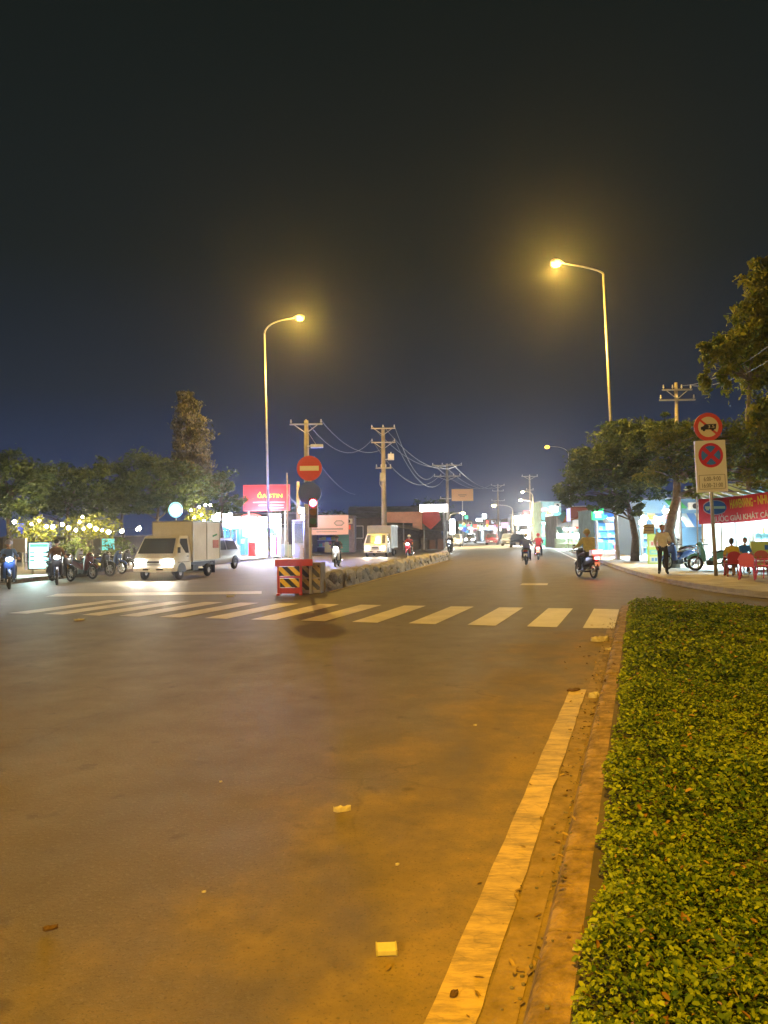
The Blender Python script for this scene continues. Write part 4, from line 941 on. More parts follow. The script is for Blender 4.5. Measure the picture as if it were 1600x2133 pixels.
def person(label, loc, rz, pose, shirt, pants, shoes, sleeve='short', helmet=None, turn=0.0, bulk=1.0, scale=1.0, shorts=False, group=None, tilt=0.0, look=0.0):
    t = thing('person', label, 'person', loc, rz, group); t.scale = (scale,) * 3
    names = list(pose); idx = {n_: i for i, n_ in enumerate(names)}
    me = bpy.data.meshes.new('body'); me.from_pydata([pose[n_] for n_ in names], [(idx[a], idx[c]) for a, c in BONES], [])
    o = bpy.data.objects.new('body', me); COL.objects.link(o)
    md_ = o.modifiers.new('skin', 'SKIN'); md_.use_smooth_shade = True
    for i, n_ in enumerate(names):
        sv = me.skin_vertices[0].data[i]; r = RAD[n_] * (bulk if n_ in ('pelvis', 'spine', 'chest', 'shL', 'shR', 'elL', 'elR') else 1)
        sv.radius = (r * (1.12 if n_ in ('pelvis', 'chest', 'spine') else 1), r * (.82 if n_ in ('pelvis', 'chest', 'spine') else 1)); sv.use_root = n_ == 'pelvis'
    o.modifiers.new('sub', 'SUBSURF').levels = 2
    dg = bpy.context.evaluated_depsgraph_get(); dg.update()
    bm_ = bpy.data.meshes.new_from_object(o.evaluated_get(dg)); bpy.data.objects.remove(o)
    P_ = {k_: Vector(v_) for k_, v_ in pose.items()}
    zone = {}
    for a, c in BONES:
        s = a + c
        if 'skull' in s or a == 'neck': z = 0
        elif c in ('anL', 'anR'): z = 0 if shorts else 2
        elif 'to' in c and a.startswith('an'): z = 3
        elif c.startswith('wr'): z = 1 if sleeve == 'long' else 0
        elif c.startswith('hp') or c.startswith('kn'): z = 2
        else: z = 1
        zone[(a, c)] = z
    for ms in (SKIN, shirt, pants, shoes, EYE, LIP): bm_.materials.append(ms)
    segs = [(P_[a], P_[c], zone[(a, c)], a, c) for a, c in BONES]
    for f in bm_.polygons:
        p = Vector(f.center); best = None
        for a, c, z, na, nc in segs:
            d = c - a; k_ = max(0, min(1, (p - a).dot(d) / d.length_squared)); q = (p - a - d * k_).length - (RAD[na] * (1 - k_) + RAD[nc] * k_) * .6
            if best is None or q < best[0]: best = (q, z, k_, na, nc)
        z = best[1]
        if sleeve == 'short' and best[4].startswith('el') and best[2] > .78: z = 0
        if sleeve == 'short' and best[4].startswith('wr'): z = 0
        if best[3] == 'pelvis' and best[4] == 'spine' and best[2] < .12: z = 2
        f.material_index = z; f.use_smooth = True
    # head with features, hands with five fingers: same mesh
    q = MB(); hc = Vector((0, 0, 0)); q.use(0); q.ball((0, 0, 0), (.073, .090, .112), 16, 12)
    q.ball((0, -.030, -.062), (.048, .055, .050), 12, 8); q.ball((0, -.092, -.010), (.014, .022, .024), 8, 6); q.tube([(0, -.084, .03), (0, -.096, -.005)], [.008, .013], 6)
    for sg in (-1, 1): q.ball((sg * .074, .005, -.005), (.012, .022, .032), 8, 6)
    q.use(4)
    for sg in (-1, 1): q.ball((sg * .030, -.080, .012), (.014, .010, .008), 8, 5)
    for sg in (-1, 1): q.box((sg * .030, -.087, .036), (.034, .008, .007))
    q.use(5); q.ball((0, -.083, -.055), (.024, .010, .008), 8, 5)
    HM = Matrix.Translation(P_['skull'] + Vector((0, -.012, .105))) @ Matrix.Rotation(turn, 4, 'Z') @ Matrix.Rotation(tilt, 4, 'X')
    hv = [HM @ v for v in q.v]; hf, hm = [list(f) for f in q.f], list(q.m)
    for sd in 'LR':
        w, e = P_['wr' + sd], P_['el' + sd]; d = (w - e).normalized(); s = 1 if sd == 'L' else -1
        side = Vector((0, 0, 1)).cross(d); side = side.normalized() if side.length > .2 else Vector((0, 1, 0)); nrm = d.cross(side)
        h_ = MB(); h_.use(0); h_.tube([w - d * .02, w + d * .02, w + d * .06, w + d * .09], [.028, .034, .038, .032], 8)
        for k_, off in enumerate((-.030, -.010, .010, .030)):
            ln_ = (.062, .072, .070, .055)[k_]; b0 = w + d * .085 + side * off
            h_.tube([b0, b0 + d * ln_ * .5 - nrm * .010, b0 + d * ln_ * .85 - nrm * .034], [.0095, .009, .007], 6)
        b0 = w + d * .035 + side * .030; h_.tube([b0, b0 + side * .028 + d * .022 - nrm * .012, b0 + side * .030 + d * .050 - nrm * .025], [.011, .010, .008], 6)
        o0 = len(hv); hv += h_.v; hf += [[i + o0 for i in f] for f in h_.f]; hm += h_.m
    hme = bpy.data.meshes.new('tmp'); hme.from_pydata([tuple(v) for v in hv], [], hf); hme.polygons.foreach_set('material_index', hm)
    bb = bmesh.new(); bb.from_mesh(bm_); bb.from_mesh(hme); bmesh.ops.recalc_face_normals(bb, faces=bb.faces)
    for f in bb.faces: f.smooth = True
    bb.to_mesh(bm_); bb.free(); bpy.data.meshes.remove(hme)
    bm_.name = 'body'; bo = bpy.data.objects.new('body', bm_); COL.objects.link(bo); bo.parent = t
    q = MB()
    if helmet:
        q.ball((0, .006, .012), (.118, .135, .132), 16, 9, zmin=-.25); q.box((0, -.13, .035), (.17, .09, .014)); ho = q.build('helmet', helmet, t, smooth=True)
    else:
        q.ball((0, .012, .018), (.080, .092, .106), 16, 8, zmin=.12); q.ball((0, .035, .0), (.078, .070, .10), 14, 8)
        ho = q.build('hair', HAIR, t, smooth=True)
    ho.matrix_local = HM
    return t

# ------------------------------------------------------------------ riders and bikes
BLUEB = mat('blue_bike_paint', (.03, .08, .30), .3, coat=.5); BLKB = mat('black_bike_paint', (.02, .02, .025), .3, coat=.5); REDB = mat('red_bike_paint', (.35, .02, .03), .3, coat=.5); WHB = mat('white_bike_paint', (.5, .5, .5), .3, coat=.5); TEALB = mat('teal_bike_paint', (.10, .35, .36), .3, coat=.5)
def rider(label_b, label_p, loc, rz, body, shirt, pants, head=None, tail=None, helmet=None, group=None, sleeve='long', bulk=1.0, scale=1.0, bulkp=1.0):
    m = motorbike(label_b, loc, rz, body, head, tail, group)
    p = person(label_p, loc, rz, RIDE, shirt, pants, cloth('dark_shoe', (.03, .03, .03)), sleeve, helmet, bulk=bulk, scale=scale)
    return m
DK = cloth('dark_trousers', (.025, .028, .04)); 
HEADS = glow('bike_headlight', (.95, .97, 1), 60)
q0 = gnd(1226, 1204)
rider('dark motorbike with a large red tail light riding away on the right', 'rider in a puffy olive yellow jacket riding away', (q0.x, q0.y + .3, 0), R(190), BLKB, cloth('olive_jacket', (.52, .47, .17)), DK, tail=TAIL, helmet=mat('olive_helmet', (.30, .27, .10), .4), bulk=1.5, scale=1.08)
# red luminous rear box of that bike
q = MB(); q.box((0, 0, .11), (.36, .3, .22)); tb = thing('delivery_box', 'glowing red and white box strapped behind the olive jacket rider', 'box', (q0.x + .15, q0.y - .44, .80), R(10))
q.build('box', SWH, tb, bevel=.02); q = MB(); q.box((0, -.16, .15), (.34, .02, .12)); q.build('red_lamp', TAIL, tb, bevel=.01)
q0 = gnd(1099, 1176)
rider('navy motorbike riding away in the middle of the right carriageway', 'rider in a blue jacket riding away in the middle lane', (q0.x, q0.y + .3, 0), R(180 - 13), BLUEB, cloth('blue_jacket', (.10, .14, .34)), DK, helmet=mat('grey_helmet', (.25, .25, .27), .35), bulk=1.1)
q0 = gnd(1124, 1166)
rider('motorbike with glaring tail light just right of the navy motorbike', 'rider in a maroon jacket beyond the navy motorbike', (q0.x, q0.y + .3, 0), R(180 - 13), WHB, cloth('maroon_jacket', (.28, .03, .08)), DK, tail=glow('tail_bright', (1, .10, .12), 30), helmet=mat('maroon_helmet', (.30, .03, .07), .35))
q0 = gnd(702, 1180)
rider('oncoming scooter with lit headlight beside the median', 'scooter rider in dark clothes coming toward the median', (q0.x, q0.y, 0), R(-4), WHB, cloth('dark_jacket', (.05, .05, .06)), DK, head=HEADS, helmet=mat('black_helmet', (.03, .03, .03), .3), group='oncoming motorbikes')
q0 = gnd(852, 1163)
rider('oncoming scooter with lit headlight behind the grey box truck', 'scooter rider in a red jacket behind the grey box truck', (q0.x, q0.y, 0), R(-12), REDB, cloth('red_jacket', (.35, .05, .05)), DK, head=HEADS, helmet=mat('white_helmet', (.5, .5, .5), .3), group='oncoming motorbikes')
q0 = gnd(938, 1152)
rider('oncoming motorbike with dazzling headlight at the far end of the median', 'rider of the far motorbike at the end of the median', (q0.x, q0.y, 0), R(-12), BLKB, cloth('dark_jacket', (.05, .05, .06)), DK, head=glow('far_headlight', (.9, .97, 1), 160), helmet=mat('black_helmet', (.03, .03, .03), .3), group='oncoming motorbikes')
q0 = at(18, 1225, 26)
rider('motorbike with white headlight cut by the left picture edge', 'rider in a blue shirt at the left picture edge', (q0.x, 26, 0), R(28), BLUEB, cloth('sky_shirt', (.10, .18, .45)), DK, head=HEADS, helmet=mat('grey_helmet', (.25, .25, .27), .35), group='oncoming motorbikes')
q0 = at(118, 1220, 28)
rider('motorbike with lit headlight in front of the lit menu board', 'rider in a brown shirt in front of the lit menu board', (q0.x, 28, 0), R(24), BLKB, cloth('brown_shirt', (.16, .10, .07)), DK, head=HEADS, helmet=mat('black_helmet', (.03, .03, .03), .3), group='oncoming motorbikes')
q0 = at(-5, 1232, 23)
motorbike('motorbike with headlight lowest at the left picture edge', (q0.x - .2, 23, 0), R(35), BLKB, HEADS, None, 'oncoming motorbikes')
pk = [(172, 31.5, 60, mat('maroon_bike_paint', (.10, .015, .02), .35, coat=.4), 'red parked scooter right of the lit menu board'), (205, 33.5, 70, BLKB, 'black parked scooter below the teal signboard'), (232, 35.5, 66, BLUEB, 'blue parked scooter left of the white box truck'), (150, 35, 75, WHB, 'white parked scooter in the dark beneath the bulb string'), (252, 38, 62, BLKB, 'black parked scooter partly behind the white box truck'), (128, 30, 55, BLKB, 'black parked scooter nearest the left kerb')]
for px, Y, a, m_, lb in pk:
    c = at(px, 1190, Y); motorbike(lb, (c.x, Y, .14 if c.x < -14 else 0), R(a), m_, None, None, 'scooters parked by the garden cafe')
# right pavement: parked bikes, man, seated people
c = gnd(1422, 1193); motorbike('black motorbike with blue side panels parked left of the standing man', (c.x, 31.0, .135), R(-62), BLUEB, None, None, 'motorbikes parked on the right pavement')
c = gnd(1470, 1195); motorbike('pale teal scooter parked behind the standing man', (c.x + .1, 29.3, .135), R(-100), TEALB, None, None, 'motorbikes parked on the right pavement')
c = at(1395, 1190, 36); motorbike('pink and black scooter parked by the yellow menu board', (c.x + .6, 36.5, .135), R(-70), mat('pink_paint', (.45, .10, .25), .3, coat=.4), None, None, 'motorbikes parked on the right pavement')
MP = dict(STAND, elL=(.26, -.02, 1.12), wrL=(.20, -.26, 1.10), elR=(-.25, .05, 1.10), wrR=(-.21, -.10, .93), knL=(.11, -.05, .48), anL=(.12, -.02, .09), toL=(.15, -.18, .035), anR=(-.11, .05, .09), toR=(-.15, -.11, .035))
c = gnd(1444, 1205, .135)
person('man standing in a loose white shirt and dark trousers beside the sign post', (c.x + .05, 27.4, .135), R(-14), MP, cloth('white_shirt', (.66, .66, .66)), DK, cloth('dark_shoe', (.03, .03, .03)), 'long', bulk=1.32, scale=1.03, turn=R(10))
def chair(label, loc, rz, m, group='plastic chairs of the drinks stall'):
    t = thing('plastic_chair', label, 'chair', loc, rz, group)
    q = MB(); q.box((0, 0, .41), (.42, .42, .03)); q.build('seat', m, t, bevel=.012)
    q = MB(); ar = [(-.21, .43), (-.22, .66)] + [(.22 * -math.cos(a), .66 + .17 * math.sin(a)) for a in np.linspace(.3, math.pi - .3, 9)] + [(.22, .66), (.21, .43)]
    q.prism(ar, .19, .215, 'y'); o = q.build('backrest', m, t, bevel=.008)
    for sx_ in (-1, 1):
        for sy in (-1, 1):
            q = MB(); q.tube([(sx_ * .18, sy * .17, .40), (sx_ * .22, sy * .215, 0)], [.024, .018], 6); q.build('leg', m, t)
        q = MB(); q.tube([(sx_ * .21, .20, .62), (sx_ * .24, .0, .63), (sx_ * .24, -.18, .61), (sx_ * .21, -.19, .41)], .018, 6); q.build('armrest', m, t)
    return t
CRED = mat('dark_red_plastic', (.34, .03, .05), .4); CPNK = mat('pink_red_plastic', (.70, .09, .26), .4)
zP = .137
chair('dark red plastic chair under the person in the yellow shirt', (at(1527, 1200, 25.6).x, 25.6, zP), R(170), CRED)
chair('dark red plastic chair under the person in the blue shirt', (at(1550, 1190, 27.6).x, 27.6, zP), R(20), CRED)
chair('pink plastic chair nearest the picture edge with its back to us', (at(1557, 1210, 23.6).x, 23.6, zP), R(150), CPNK)
chair('pink plastic chair cut by the right picture edge', (at(1597, 1210, 23.9).x, 23.9, zP), R(215), CPNK)
chair('dark red plastic chair behind the small steel table', (at(1586, 1195, 26.2).x, 26.2, zP), R(-30), CRED)
t = thing('low_table', 'low steel table between the pink chairs at the right edge', 'table', (at(1580, 1205, 24.7).x, 24.7, zP), 0)
q = MB(); q.cyl((0, 0, .52), (0, 0, .545), .34, .34, 24); q.build('table_top', mat('brushed_steel', (.5, .5, .52), .3, .8), t)
for a in range(4):
    q = MB(); an = a * math.pi / 2 + .78; q.tube([(math.cos(an) * .22, math.sin(an) * .22, .52), (math.cos(an) * .30, math.sin(an) * .30, 0)], .013, 6); q.build('leg', CHR, t)
for k_, (dx, dy) in enumerate(((-.1, -.05), (.12, .08))):
    q = MB(); q.cyl((0, 0, 0), (0, 0, .14), .032, .04, 12); o = q.build('drink_glass', mat('iced_drink', (.30, .15, .06), .15), None, smooth=False)
    o.location = (at(1580, 1205, 24.7).x + dx, 24.7 + dy, zP + .545); tag(o, ['glass of dark iced drink on the near side of the steel table', 'glass of dark iced drink on the far side of the steel table'][k_], 'glass')
SITB = dict(SIT); 
person('person in a yellow and pale shirt sitting on the dark red chair, back turned', (at(1527, 1200, 25.6).x, 25.6, zP - .02), R(170), SIT, cloth('yellow_shirt', (.60, .50, .06)), cloth('tan_shorts', (.22, .12, .08)), cloth('sandal', (.10, .05, .03)), shorts=True, bulk=1.1)
person('person in a bright blue shirt sitting facing the street', (at(1550, 1190, 27.6).x, 27.6, zP - .02), R(12), SIT, cloth('bright_blue_shirt', (.03, .16, .60)), DK, cloth('sandal', (.10, .05, .03)), turn=R(-20))

# ------------------------------------------------------------------ shops and signs
TUBEW = glow('tube_white', (.80, .93, 1.0), 28); TUBEC = glow('tube_cyan', (.45, .85, 1.0), 24); SIGNW = glow('lit_sign_white', (.92, .97, 1.0), 9); SIGNC = glow('lit_sign_cyan', (.40, .95, .92), .9)
WALLB = mat('blue_wall', (.16, .30, .42), .7, var=.25, scale=1.2); WALLC = mat('cyan_wall', (.28, .48, .52), .7, var=.25, scale=1.0); WALLG = mat('grey_wall', (.22, .22, .23), .8, var=.3, scale=.8); WALLD = mat('dark_wall', (.09, .085, .09), .85, var=.3, scale=.8)
TIN = mat('tin_roof', (.20, .21, .22), .5, .4, var=.3, scale=1.0); SHUT = mat('shutter', (.20, .34, .46), .45, .3)
GOODS = [mat('goods_%d' % i, c, .5) for i, c in enumerate([(.5, .08, .06), (.55, .45, .08), (.08, .35, .15), (.08, .2, .5), (.6, .6, .58), (.5, .25, .06), (.3, .08, .3), (.12, .4, .42)])]
def shop(label, x0, x1, Y, h, wall, inner, tube, tes, depth=5.0, rz=0.0, goods=True, sign=None, open_=(.08, .92, 2.5), roof=TIN, z0=.13, energy=0, lcol=(.7, .9, 1), name='shop', canopy=0.0, fascia=.5, seed=1):
    """open fronted lit shop: front plane faces -y at distance Y"""
    w = x1 - x0; t = thing(name, label, 'shop', ((x0 + x1) / 2, Y, z0), rz); rnd = random.Random(seed)
    a, c = -w / 2 + w * open_[0], -w / 2 + w * open_[1]; oh = min(open_[2], h - .2)
    q = MB(); q.box((-w / 2 + (a + w / 2) / 2, depth / 2, h / 2), (a + w / 2, depth, h)); q.build('wall', wall, t)
    q = MB(); q.box((c + (w / 2 - c) / 2, depth / 2, h / 2), (w / 2 - c, depth, h)); q.build('wall', wall, t)
    q = MB(); q.box(((a + c) / 2, .12, (oh + h) / 2), (c - a - .004, .2, h - oh)); q.build('lintel', wall, t)
    q = MB(); q.box(((a + c) / 2, depth - .1, h / 2), (c - a - .004, .2, h)); q.build('back_wall', inner, t)
    q = MB(); q.box(((a + c) / 2, depth / 2, oh + .06), (c - a - .004, depth - .5, .08)); q.build('inner_ceiling', inner, t)
    q = MB(); nr = max(3, int(w / .35))
    for i in range(nr): q.box((-w / 2 - .1 + (w + .2) * (i + .5) / nr, depth / 2 - .2 - canopy / 2, h + .05 + .025 * (i % 2)), ((w + .2) / nr + .004, depth + .4 + canopy, .05))
    q.build('roof', roof, t)
    nt_ = max(1, int((c - a) / 2.2))
    for i in range(nt_):
        x = a + (c - a) * (i + .5) / nt_
        q = MB(); q.box((x, .9, oh - .05), (min(1.2, (c - a) * .8), .05, .05)); q.build('tube_light', tube, t)
    if energy:
        lamp('AREA', t, ((a + c) / 2, 1.2, oh - .1), energy, lcol, min(2, c - a), rot=(0, 0, 0), sy=1.0)
        lamp('AREA', t, ((a + c) / 2, -.35, oh + .1), energy * .8, lcol, min(2.5, c - a), rot=(R(-50), 0, 0), sy=.3)
    if goods:
        for lv in range(3):
            z = .45 + lv * .62
            if z > oh - .3: break
            q = MB(); q.box(((a + c) / 2, depth - .5, z), (c - a - .1, .45, .03)); sh = q.build('shelf', WHITEM, t)
            x = a + .2
            while x < c - .25:
                ww = rnd.uniform(.18, .5); hh = rnd.uniform(.18, .48)
                q = MB(); q.box((x + ww / 2, depth - .55, z + .017 + hh / 2), (ww * .9, .3, hh)); q.build('goods_box', rnd.choice(GOODS), sh); x += ww
        x = a + .1
        while x < c - .6:
            ww = rnd.uniform(.5, .9); hh = rnd.uniform(.5, 1.0)
            if rnd.random() < .6:
                q = MB(); q.box((x + ww / 2, .9 + rnd.random(), hh / 2), (ww * .85, .5, hh)); q.build('display_crate', rnd.choice(GOODS), t, bevel=.02)
            x += ww
    q = MB(); q.tube([(-w / 2 + .12, -.06, 0.05), (-w / 2 + .12, -.06, h - .1)], .045, 6); q.build('downpipe', GALV, t)
    ac = MB(); ac.box((w / 2 - min(.5, w * .2), -.16, h - .45), (.7, .3, .45)); a_ = ac.build('air_conditioner', WHITEM, t, bevel=.02)
    ac = MB(); ac.disc((w / 2 - min(.5, w * .2), -.318, h - .45), .17, thick=.015, n=16); ac.build('fan_grille', BLK, a_)
    for k_ in range(3):
        cc_ = rnd.choice([(.9, .12, .08), (.95, .6, .08), (.1, .5, .9), (.15, .75, .4), (.9, .9, .9), (.9, .3, .5)]); xx = -w / 2 + w * rnd.uniform(.05, .95); zz_ = rnd.uniform(1.9, max(2.0, h - .5))
        pj = MB(); pj.box((xx, -.45 - .12 * k_, zz_), (rnd.uniform(.3, .8), .1, rnd.uniform(.3, .9))); pj.build('projecting_sign', glow('proj_%d_%d' % (seed, k_), cc_, rnd.choice([.12, .2, .3, .6])), t, bevel=.01)
    if seed > 10:
        aw = MB(); cA = rnd.choice(GOODS); dz_ = rnd.uniform(.1, .5); n_s = max(4, int(w / .45))
        for k_ in range(n_s):
            xa = -w / 2 + w * k_ / n_s; xb = xa + w / n_s
            aw.use(k_ % 2); aw.add([(xa, -1.3, oh - .05 - dz_), (xb, -1.3, oh - .05 - dz_), (xb, -.05, oh + .35), (xa, -.05, oh + .35)], [(0, 1, 2, 3)])
        aw.build('awning', [cA, mat('awning_pale', (.5, .5, .48), .8)], t)
    if sign:
        (sm, sh_, sz, sx0, sx1) = sign
        q = MB(); q.box((-w / 2 + w * (sx0 + sx1) / 2, -.10, sz), (w * (sx1 - sx0), .18, sh_)); q.build('fascia_sign', sm, t, bevel=.01)
    return t
def bx(px, Y): return at(px, 1110, Y).x
def hz(py, Y, px=800): return at(px, py, Y).z
def board(name, label, px0, px1, py0, py1, Y, m, cat='sign', frame=None, depth=.12, posts=0, rows=None, rz=0.0, es=None, group=None, arm=None):
    """flat sign board facing us on posts, a wall arm or a frame"""
    cx = (at(px0, py0, Y).x + at(px1, py0, Y).x) / 2; w = abs(at(px1, py0, Y).x - at(px0, py0, Y).x); zt, zb = at((px0 + px1) / 2, py0, Y).z, at((px0 + px1) / 2, py1, Y).z
    t = thing(name, label, cat, (cx, Y, .13), rz, group); h = zt - zb; zc = (zt + zb) / 2 - .13
    q = MB(); q.box((0, 0, zc), (w, depth, h)); p = q.build('panel', m, t, bevel=.012)
    if frame:
        q = MB()
        for sg in (-1, 1): q.box((sg * (w / 2 + .02), -.01, zc), (.05, depth + .04, h + .09)); q.box((0, -.01, zc + sg * (h / 2 + .02)), (w + .085, depth + .036, .05))
        q.build('frame', frame, t)
    if posts:
        for k_ in range(posts):
            x = (k_ / (posts - 1) - .5) * w * .8 if posts > 1 else 0
            q = MB(); q.cyl((x, .06 + depth / 2, 0), (x, .06 + depth / 2, zc + h * .4), .05, .05, 8); q.build('post', GALV, t)
    if arm: q = MB(); q.tube([(arm[0], 0, zc + h * .2), (0, 0, zc + h * .2)], .04, 6); q.build('arm', GALV, t)
    if rows:
        for ri, (fz, fh, mm, n_, fw) in enumerate(rows):
            for i in range(n_):
                x = (-.5 + (i + .5) / n_) * w * fw
                q = MB(); q.box((x, -depth / 2 - .004 - .004 * ri, zc + (fz - .5) * h), (w * fw / n_ * (.72 if n_ > 1 else 1), .008, h * fh)); q.build('print_mark', mm, p)
    return t, w, h, zc, p

# --- left side
Y = 33.0
t, w, h, zc, p = board('menu_lightbox', 'glowing white and green menu lightbox behind the left motorbikes', 62, 103, 1131, 1184, Y, SIGNC, frame=DARKM, posts=2,
      rows=[(.90, .12, glow('menu_green', (.10, .6, .32), .35), 1, .9), (.45, .5, glow('menu_white', (1, 1, 1), 2.2), 1, .45), (.62, .05, mat('menu_ink', (.05, .25, .3), .5), 1, .9), (.47, .05, mat('menu_ink', (.05, .25, .3), .5), 1, .9), (.32, .05, mat('menu_ink', (.05, .25, .3), .5), 1, .9)])
lamp('AREA', t, (0, -.3, zc), 60, (.7, 1, .95), w, rot=(R(-90), 0, 0), sy=h)
board('signboard', 'small blue and teal signboard in the dark garden', 213, 238, 1122, 1146, 44, glow('teal_sign', (.06, .42, .55), .16), posts=1)
board('signboard', 'small deep blue pennant sign below the bulbs at far left', 38, 52, 1090, 1112, 42, glow('deep_blue_sign', (.04, .08, .75), .16), posts=1)
board('signboard', 'dim beige board with metal frame at the far left', 28, 53, 1123, 1150, 38, mat('beige_board', (.38, .30, .2), .6), frame=GALV, posts=2)
t = thing('oval_sign', 'lit pale blue oval sign above the cab of the white box truck', 'sign', (at(366, 1062, 46).x, 46, .13)); z = hz(1062, 46, 366) - .13
q = MB(); q.disc((0, 0, z), .42, thick=.14, n=32, rz=.47); o = q.build('face', glow('oval_cyan', (.25, .72, .92), .28), t, bevel=.02)
q = MB(); q.disc((0.02, -.08, z - .03), .28, thick=.02, n=28, rz=.30); q.build('bright_centre', SIGNW, o)
q = MB(); q.cyl((.0, .1, 0), (0, .1, z), .04, .04, 8); q.build('post', GALV, t)
# string of warm bulbs
BULB = glow('warm_bulb', (1, .80, .42), 60)
t = thing('string_lights', 'string of warm round bulbs hung through the garden at the left', 'string lights', (at(150, 1100, 41).x, 41, .13))
pts = [(30, 1086), (66, 1091), (82, 1086), (97, 1099), (110, 1098), (130, 1092), (143, 1101), (158, 1104), (166, 1088), (172, 1075), (174, 1101), (187, 1097), (200, 1101), (213, 1103), (226, 1107), (254, 1106), (290, 1099), (286, 1133 - 30)]
loc = t.location.copy(); wp = []
for (px, py) in sorted(pts):
    p = at(px, py + random.uniform(-2, 2), 41) - loc; wp.append(p + Vector((0, 0, .09))); q = MB(); q.ball(p, random.choice((.06, .08, .095, .1)), 10, 7); o = q.build('bulb', BULB, t, smooth=True)
    q = MB(); q.cyl(p + Vector((0, 0, .06)), p + Vector((0, 0, .13)), .025, .025, 6); q.build('socket', BLK, o)
q = MB(); q.tube(wp, .012, 4); q.build('cord', BLK, t)
lamp('POINT', t, Vector((-1.6, -.4, wp[3].z - .1)), 90, (1, .78, .35), .3); lamp('POINT', t, Vector((.8, -.4, wp[3].z - .1)), 110, (1, .78, .35), .3)
t = thing('string_lights', 'cluster of warm bulbs in the yellow lit bush beside the blue glass shop', 'string lights', (at(415, 1070, 49).x, 49, .13)); loc = t.location.copy(); wp = []
for (px, py) in ((398, 1063), (405, 1078), (415, 1056), (420, 1072), (428, 1052), (438, 1052), (425, 1085), (410, 1090)):
    p = at(px, py, 49) - loc; wp.append(p); q = MB(); q.ball(p, .07, 10, 7); q.build('bulb', BULB, t, smooth=True)
q = MB(); q.tube(wp, .012, 4); q.build('cord', BLK, t); lamp('POINT', t, wp[3] + Vector((0, -.5, .2)), 90, (1, .82, .35), .3)
# garden wall closing the left side
t = thing('garden_wall', 'long dark low garden wall behind the cafe shrubs on the left', 'wall', (-20.2, 51, .13), R(12)); q = MB(); q.box((0, 0, .8), (16, .2, 1.6)); q.build('wall', WALLD, t); q = MB(); q.box((0, 0, 1.64), (16.1, .3, .08)); q.build('coping', CONC_D, t)
for i in range(6):
    q = MB(); q.box((-7.5 + 3 * i, -.0, .85), (.32, .32, 1.75)); q.build('pier', CONC_D, t)
# blue glass shop and lit red-white shop on the left
Y = 63
t = shop('blue glass fronted shop right of the white box truck', bx(436, Y), bx(528, Y), Y, hz(1078, Y, 480) - .13, WALLB, mat('cyan_inner', (.25, .50, .58), .6), TUBEC, 0, sign=(SIGNC, .35, hz(1085, Y, 470) - .13, .1, .7), energy=260, lcol=(.45, .8, 1), seed=3, open_=(.06, .94, 2.3))
for i in range(4):
    w = bx(528, Y) - bx(436, Y); x = -w * .44 + w * .88 * i / 3
    q = MB(); q.box((x, -.03, 1.2), (.07, .06, 2.3)); q.build('window_mullion', mat('blue_frame', (.1, .3, .42), .4), t)
    if i < 3: q = MB(); q.box((x + w * .147, .0, 1.2), (w * .28, .015, 2.25)); q.build('window_pane', mat('blue_tint_glass', (.30, .55, .75), .05, trans=.85), t)
t = thing('canopy_sign', 'blazing white light box over the entrance of the blue glass shop', 'sign', (bx(463, 61), 61.0, .13)); z0_, z1_ = hz(1084, 61, 463) - .13, hz(1068, 61, 463) - .13
q = MB(); q.box((0, 0, (z0_ + z1_) / 2), (1.5, .5, z1_ - z0_)); q.build('light_box', SIGNW, t, bevel=.08); q = MB(); q.cyl((-.6, .3, 0), (-.6, .3, z0_), .05, .05, 8); q.cyl((.6, .3, 0), (.6, .3, z0_), .05, .05, 8); q.build('post', GALV, t)
Y = 60
t = shop('dazzling white and red shop kiosk below the red billboard', bx(489, Y), bx(586, Y), Y, hz(1100, Y, 540) - .13, mat('white_wall', (.6, .6, .6), .6), mat('white_inner', (.7, .7, .7), .6), TUBEW, 0, depth=3.5, goods=False, open_=(.36, .95, 2.2), energy=480, lcol=(.85, .90, 1.0), seed=5)
w = bx(586, Y) - bx(489, Y)
z0_, z1_ = hz(1099, Y, 540) - .13, hz(1078, Y, 540) - .13
q = MB(); q.box((-w * .12, -.3, (z0_ + z1_) / 2), (w * .76, .4, z1_ - z0_)); f_ = q.build('fascia_sign', SIGNW, t, bevel=.02)
q = MB(); q.box((w * .36, -.3, (z0_ + z1_) / 2 + .12), (w * .26, .45, z1_ - z0_ + .3)); q.build('fascia_sign', glow('kiosk_white', (.95, 1, .96), 12), t, bevel=.02)
q = MB(); q.tube([(-w * .12 + w * .22 * math.cos(a), -.52, z1_ - .05 + .28 * math.sin(a)) for a in np.linspace(0.15, math.pi - .15, 11)], .07, 6); q.build('red_arch', glow('red_arch', (.9, .08, .07), .25), f_)
q = MB(); q.box((w * .02, .3, 1.1), (w * .30, .06, 2.15)); q.build('lit_panel', glow('panel_white', (1, 1, 1), 9), t)
q = MB(); q.box((w * .26, .25, 1.1), (w * .17, .06, 2.1)); q.build('lit_panel', glow('panel_white', (1, 1, 1), 9), t)
q = MB(); q.box((w * .385, .2, 1.1), (w * .06, .08, 2.15)); q.box((w * .17, .2, 2.05), (w * .3, .08, .16)); q.build('red_trim', glow('pink_red', (1, .06, .18), .28), t)
for k_ in range(3):
    q = MB(); q.box((-w * .44 + w * .11 * k_, -.03, 1.15), (w * .10, .04, 2.1)); wn = q.build('window', glow('blue_window', (.06, .24, .55), .13), t)
    q = MB(); q.box((-w * .44 + w * .11 * k_, -.056, .7 + .45 * k_), (w * .07, .012, .35)); q.build('window_poster', glow('window_poster', (.35, .75, .85), .2), wn)
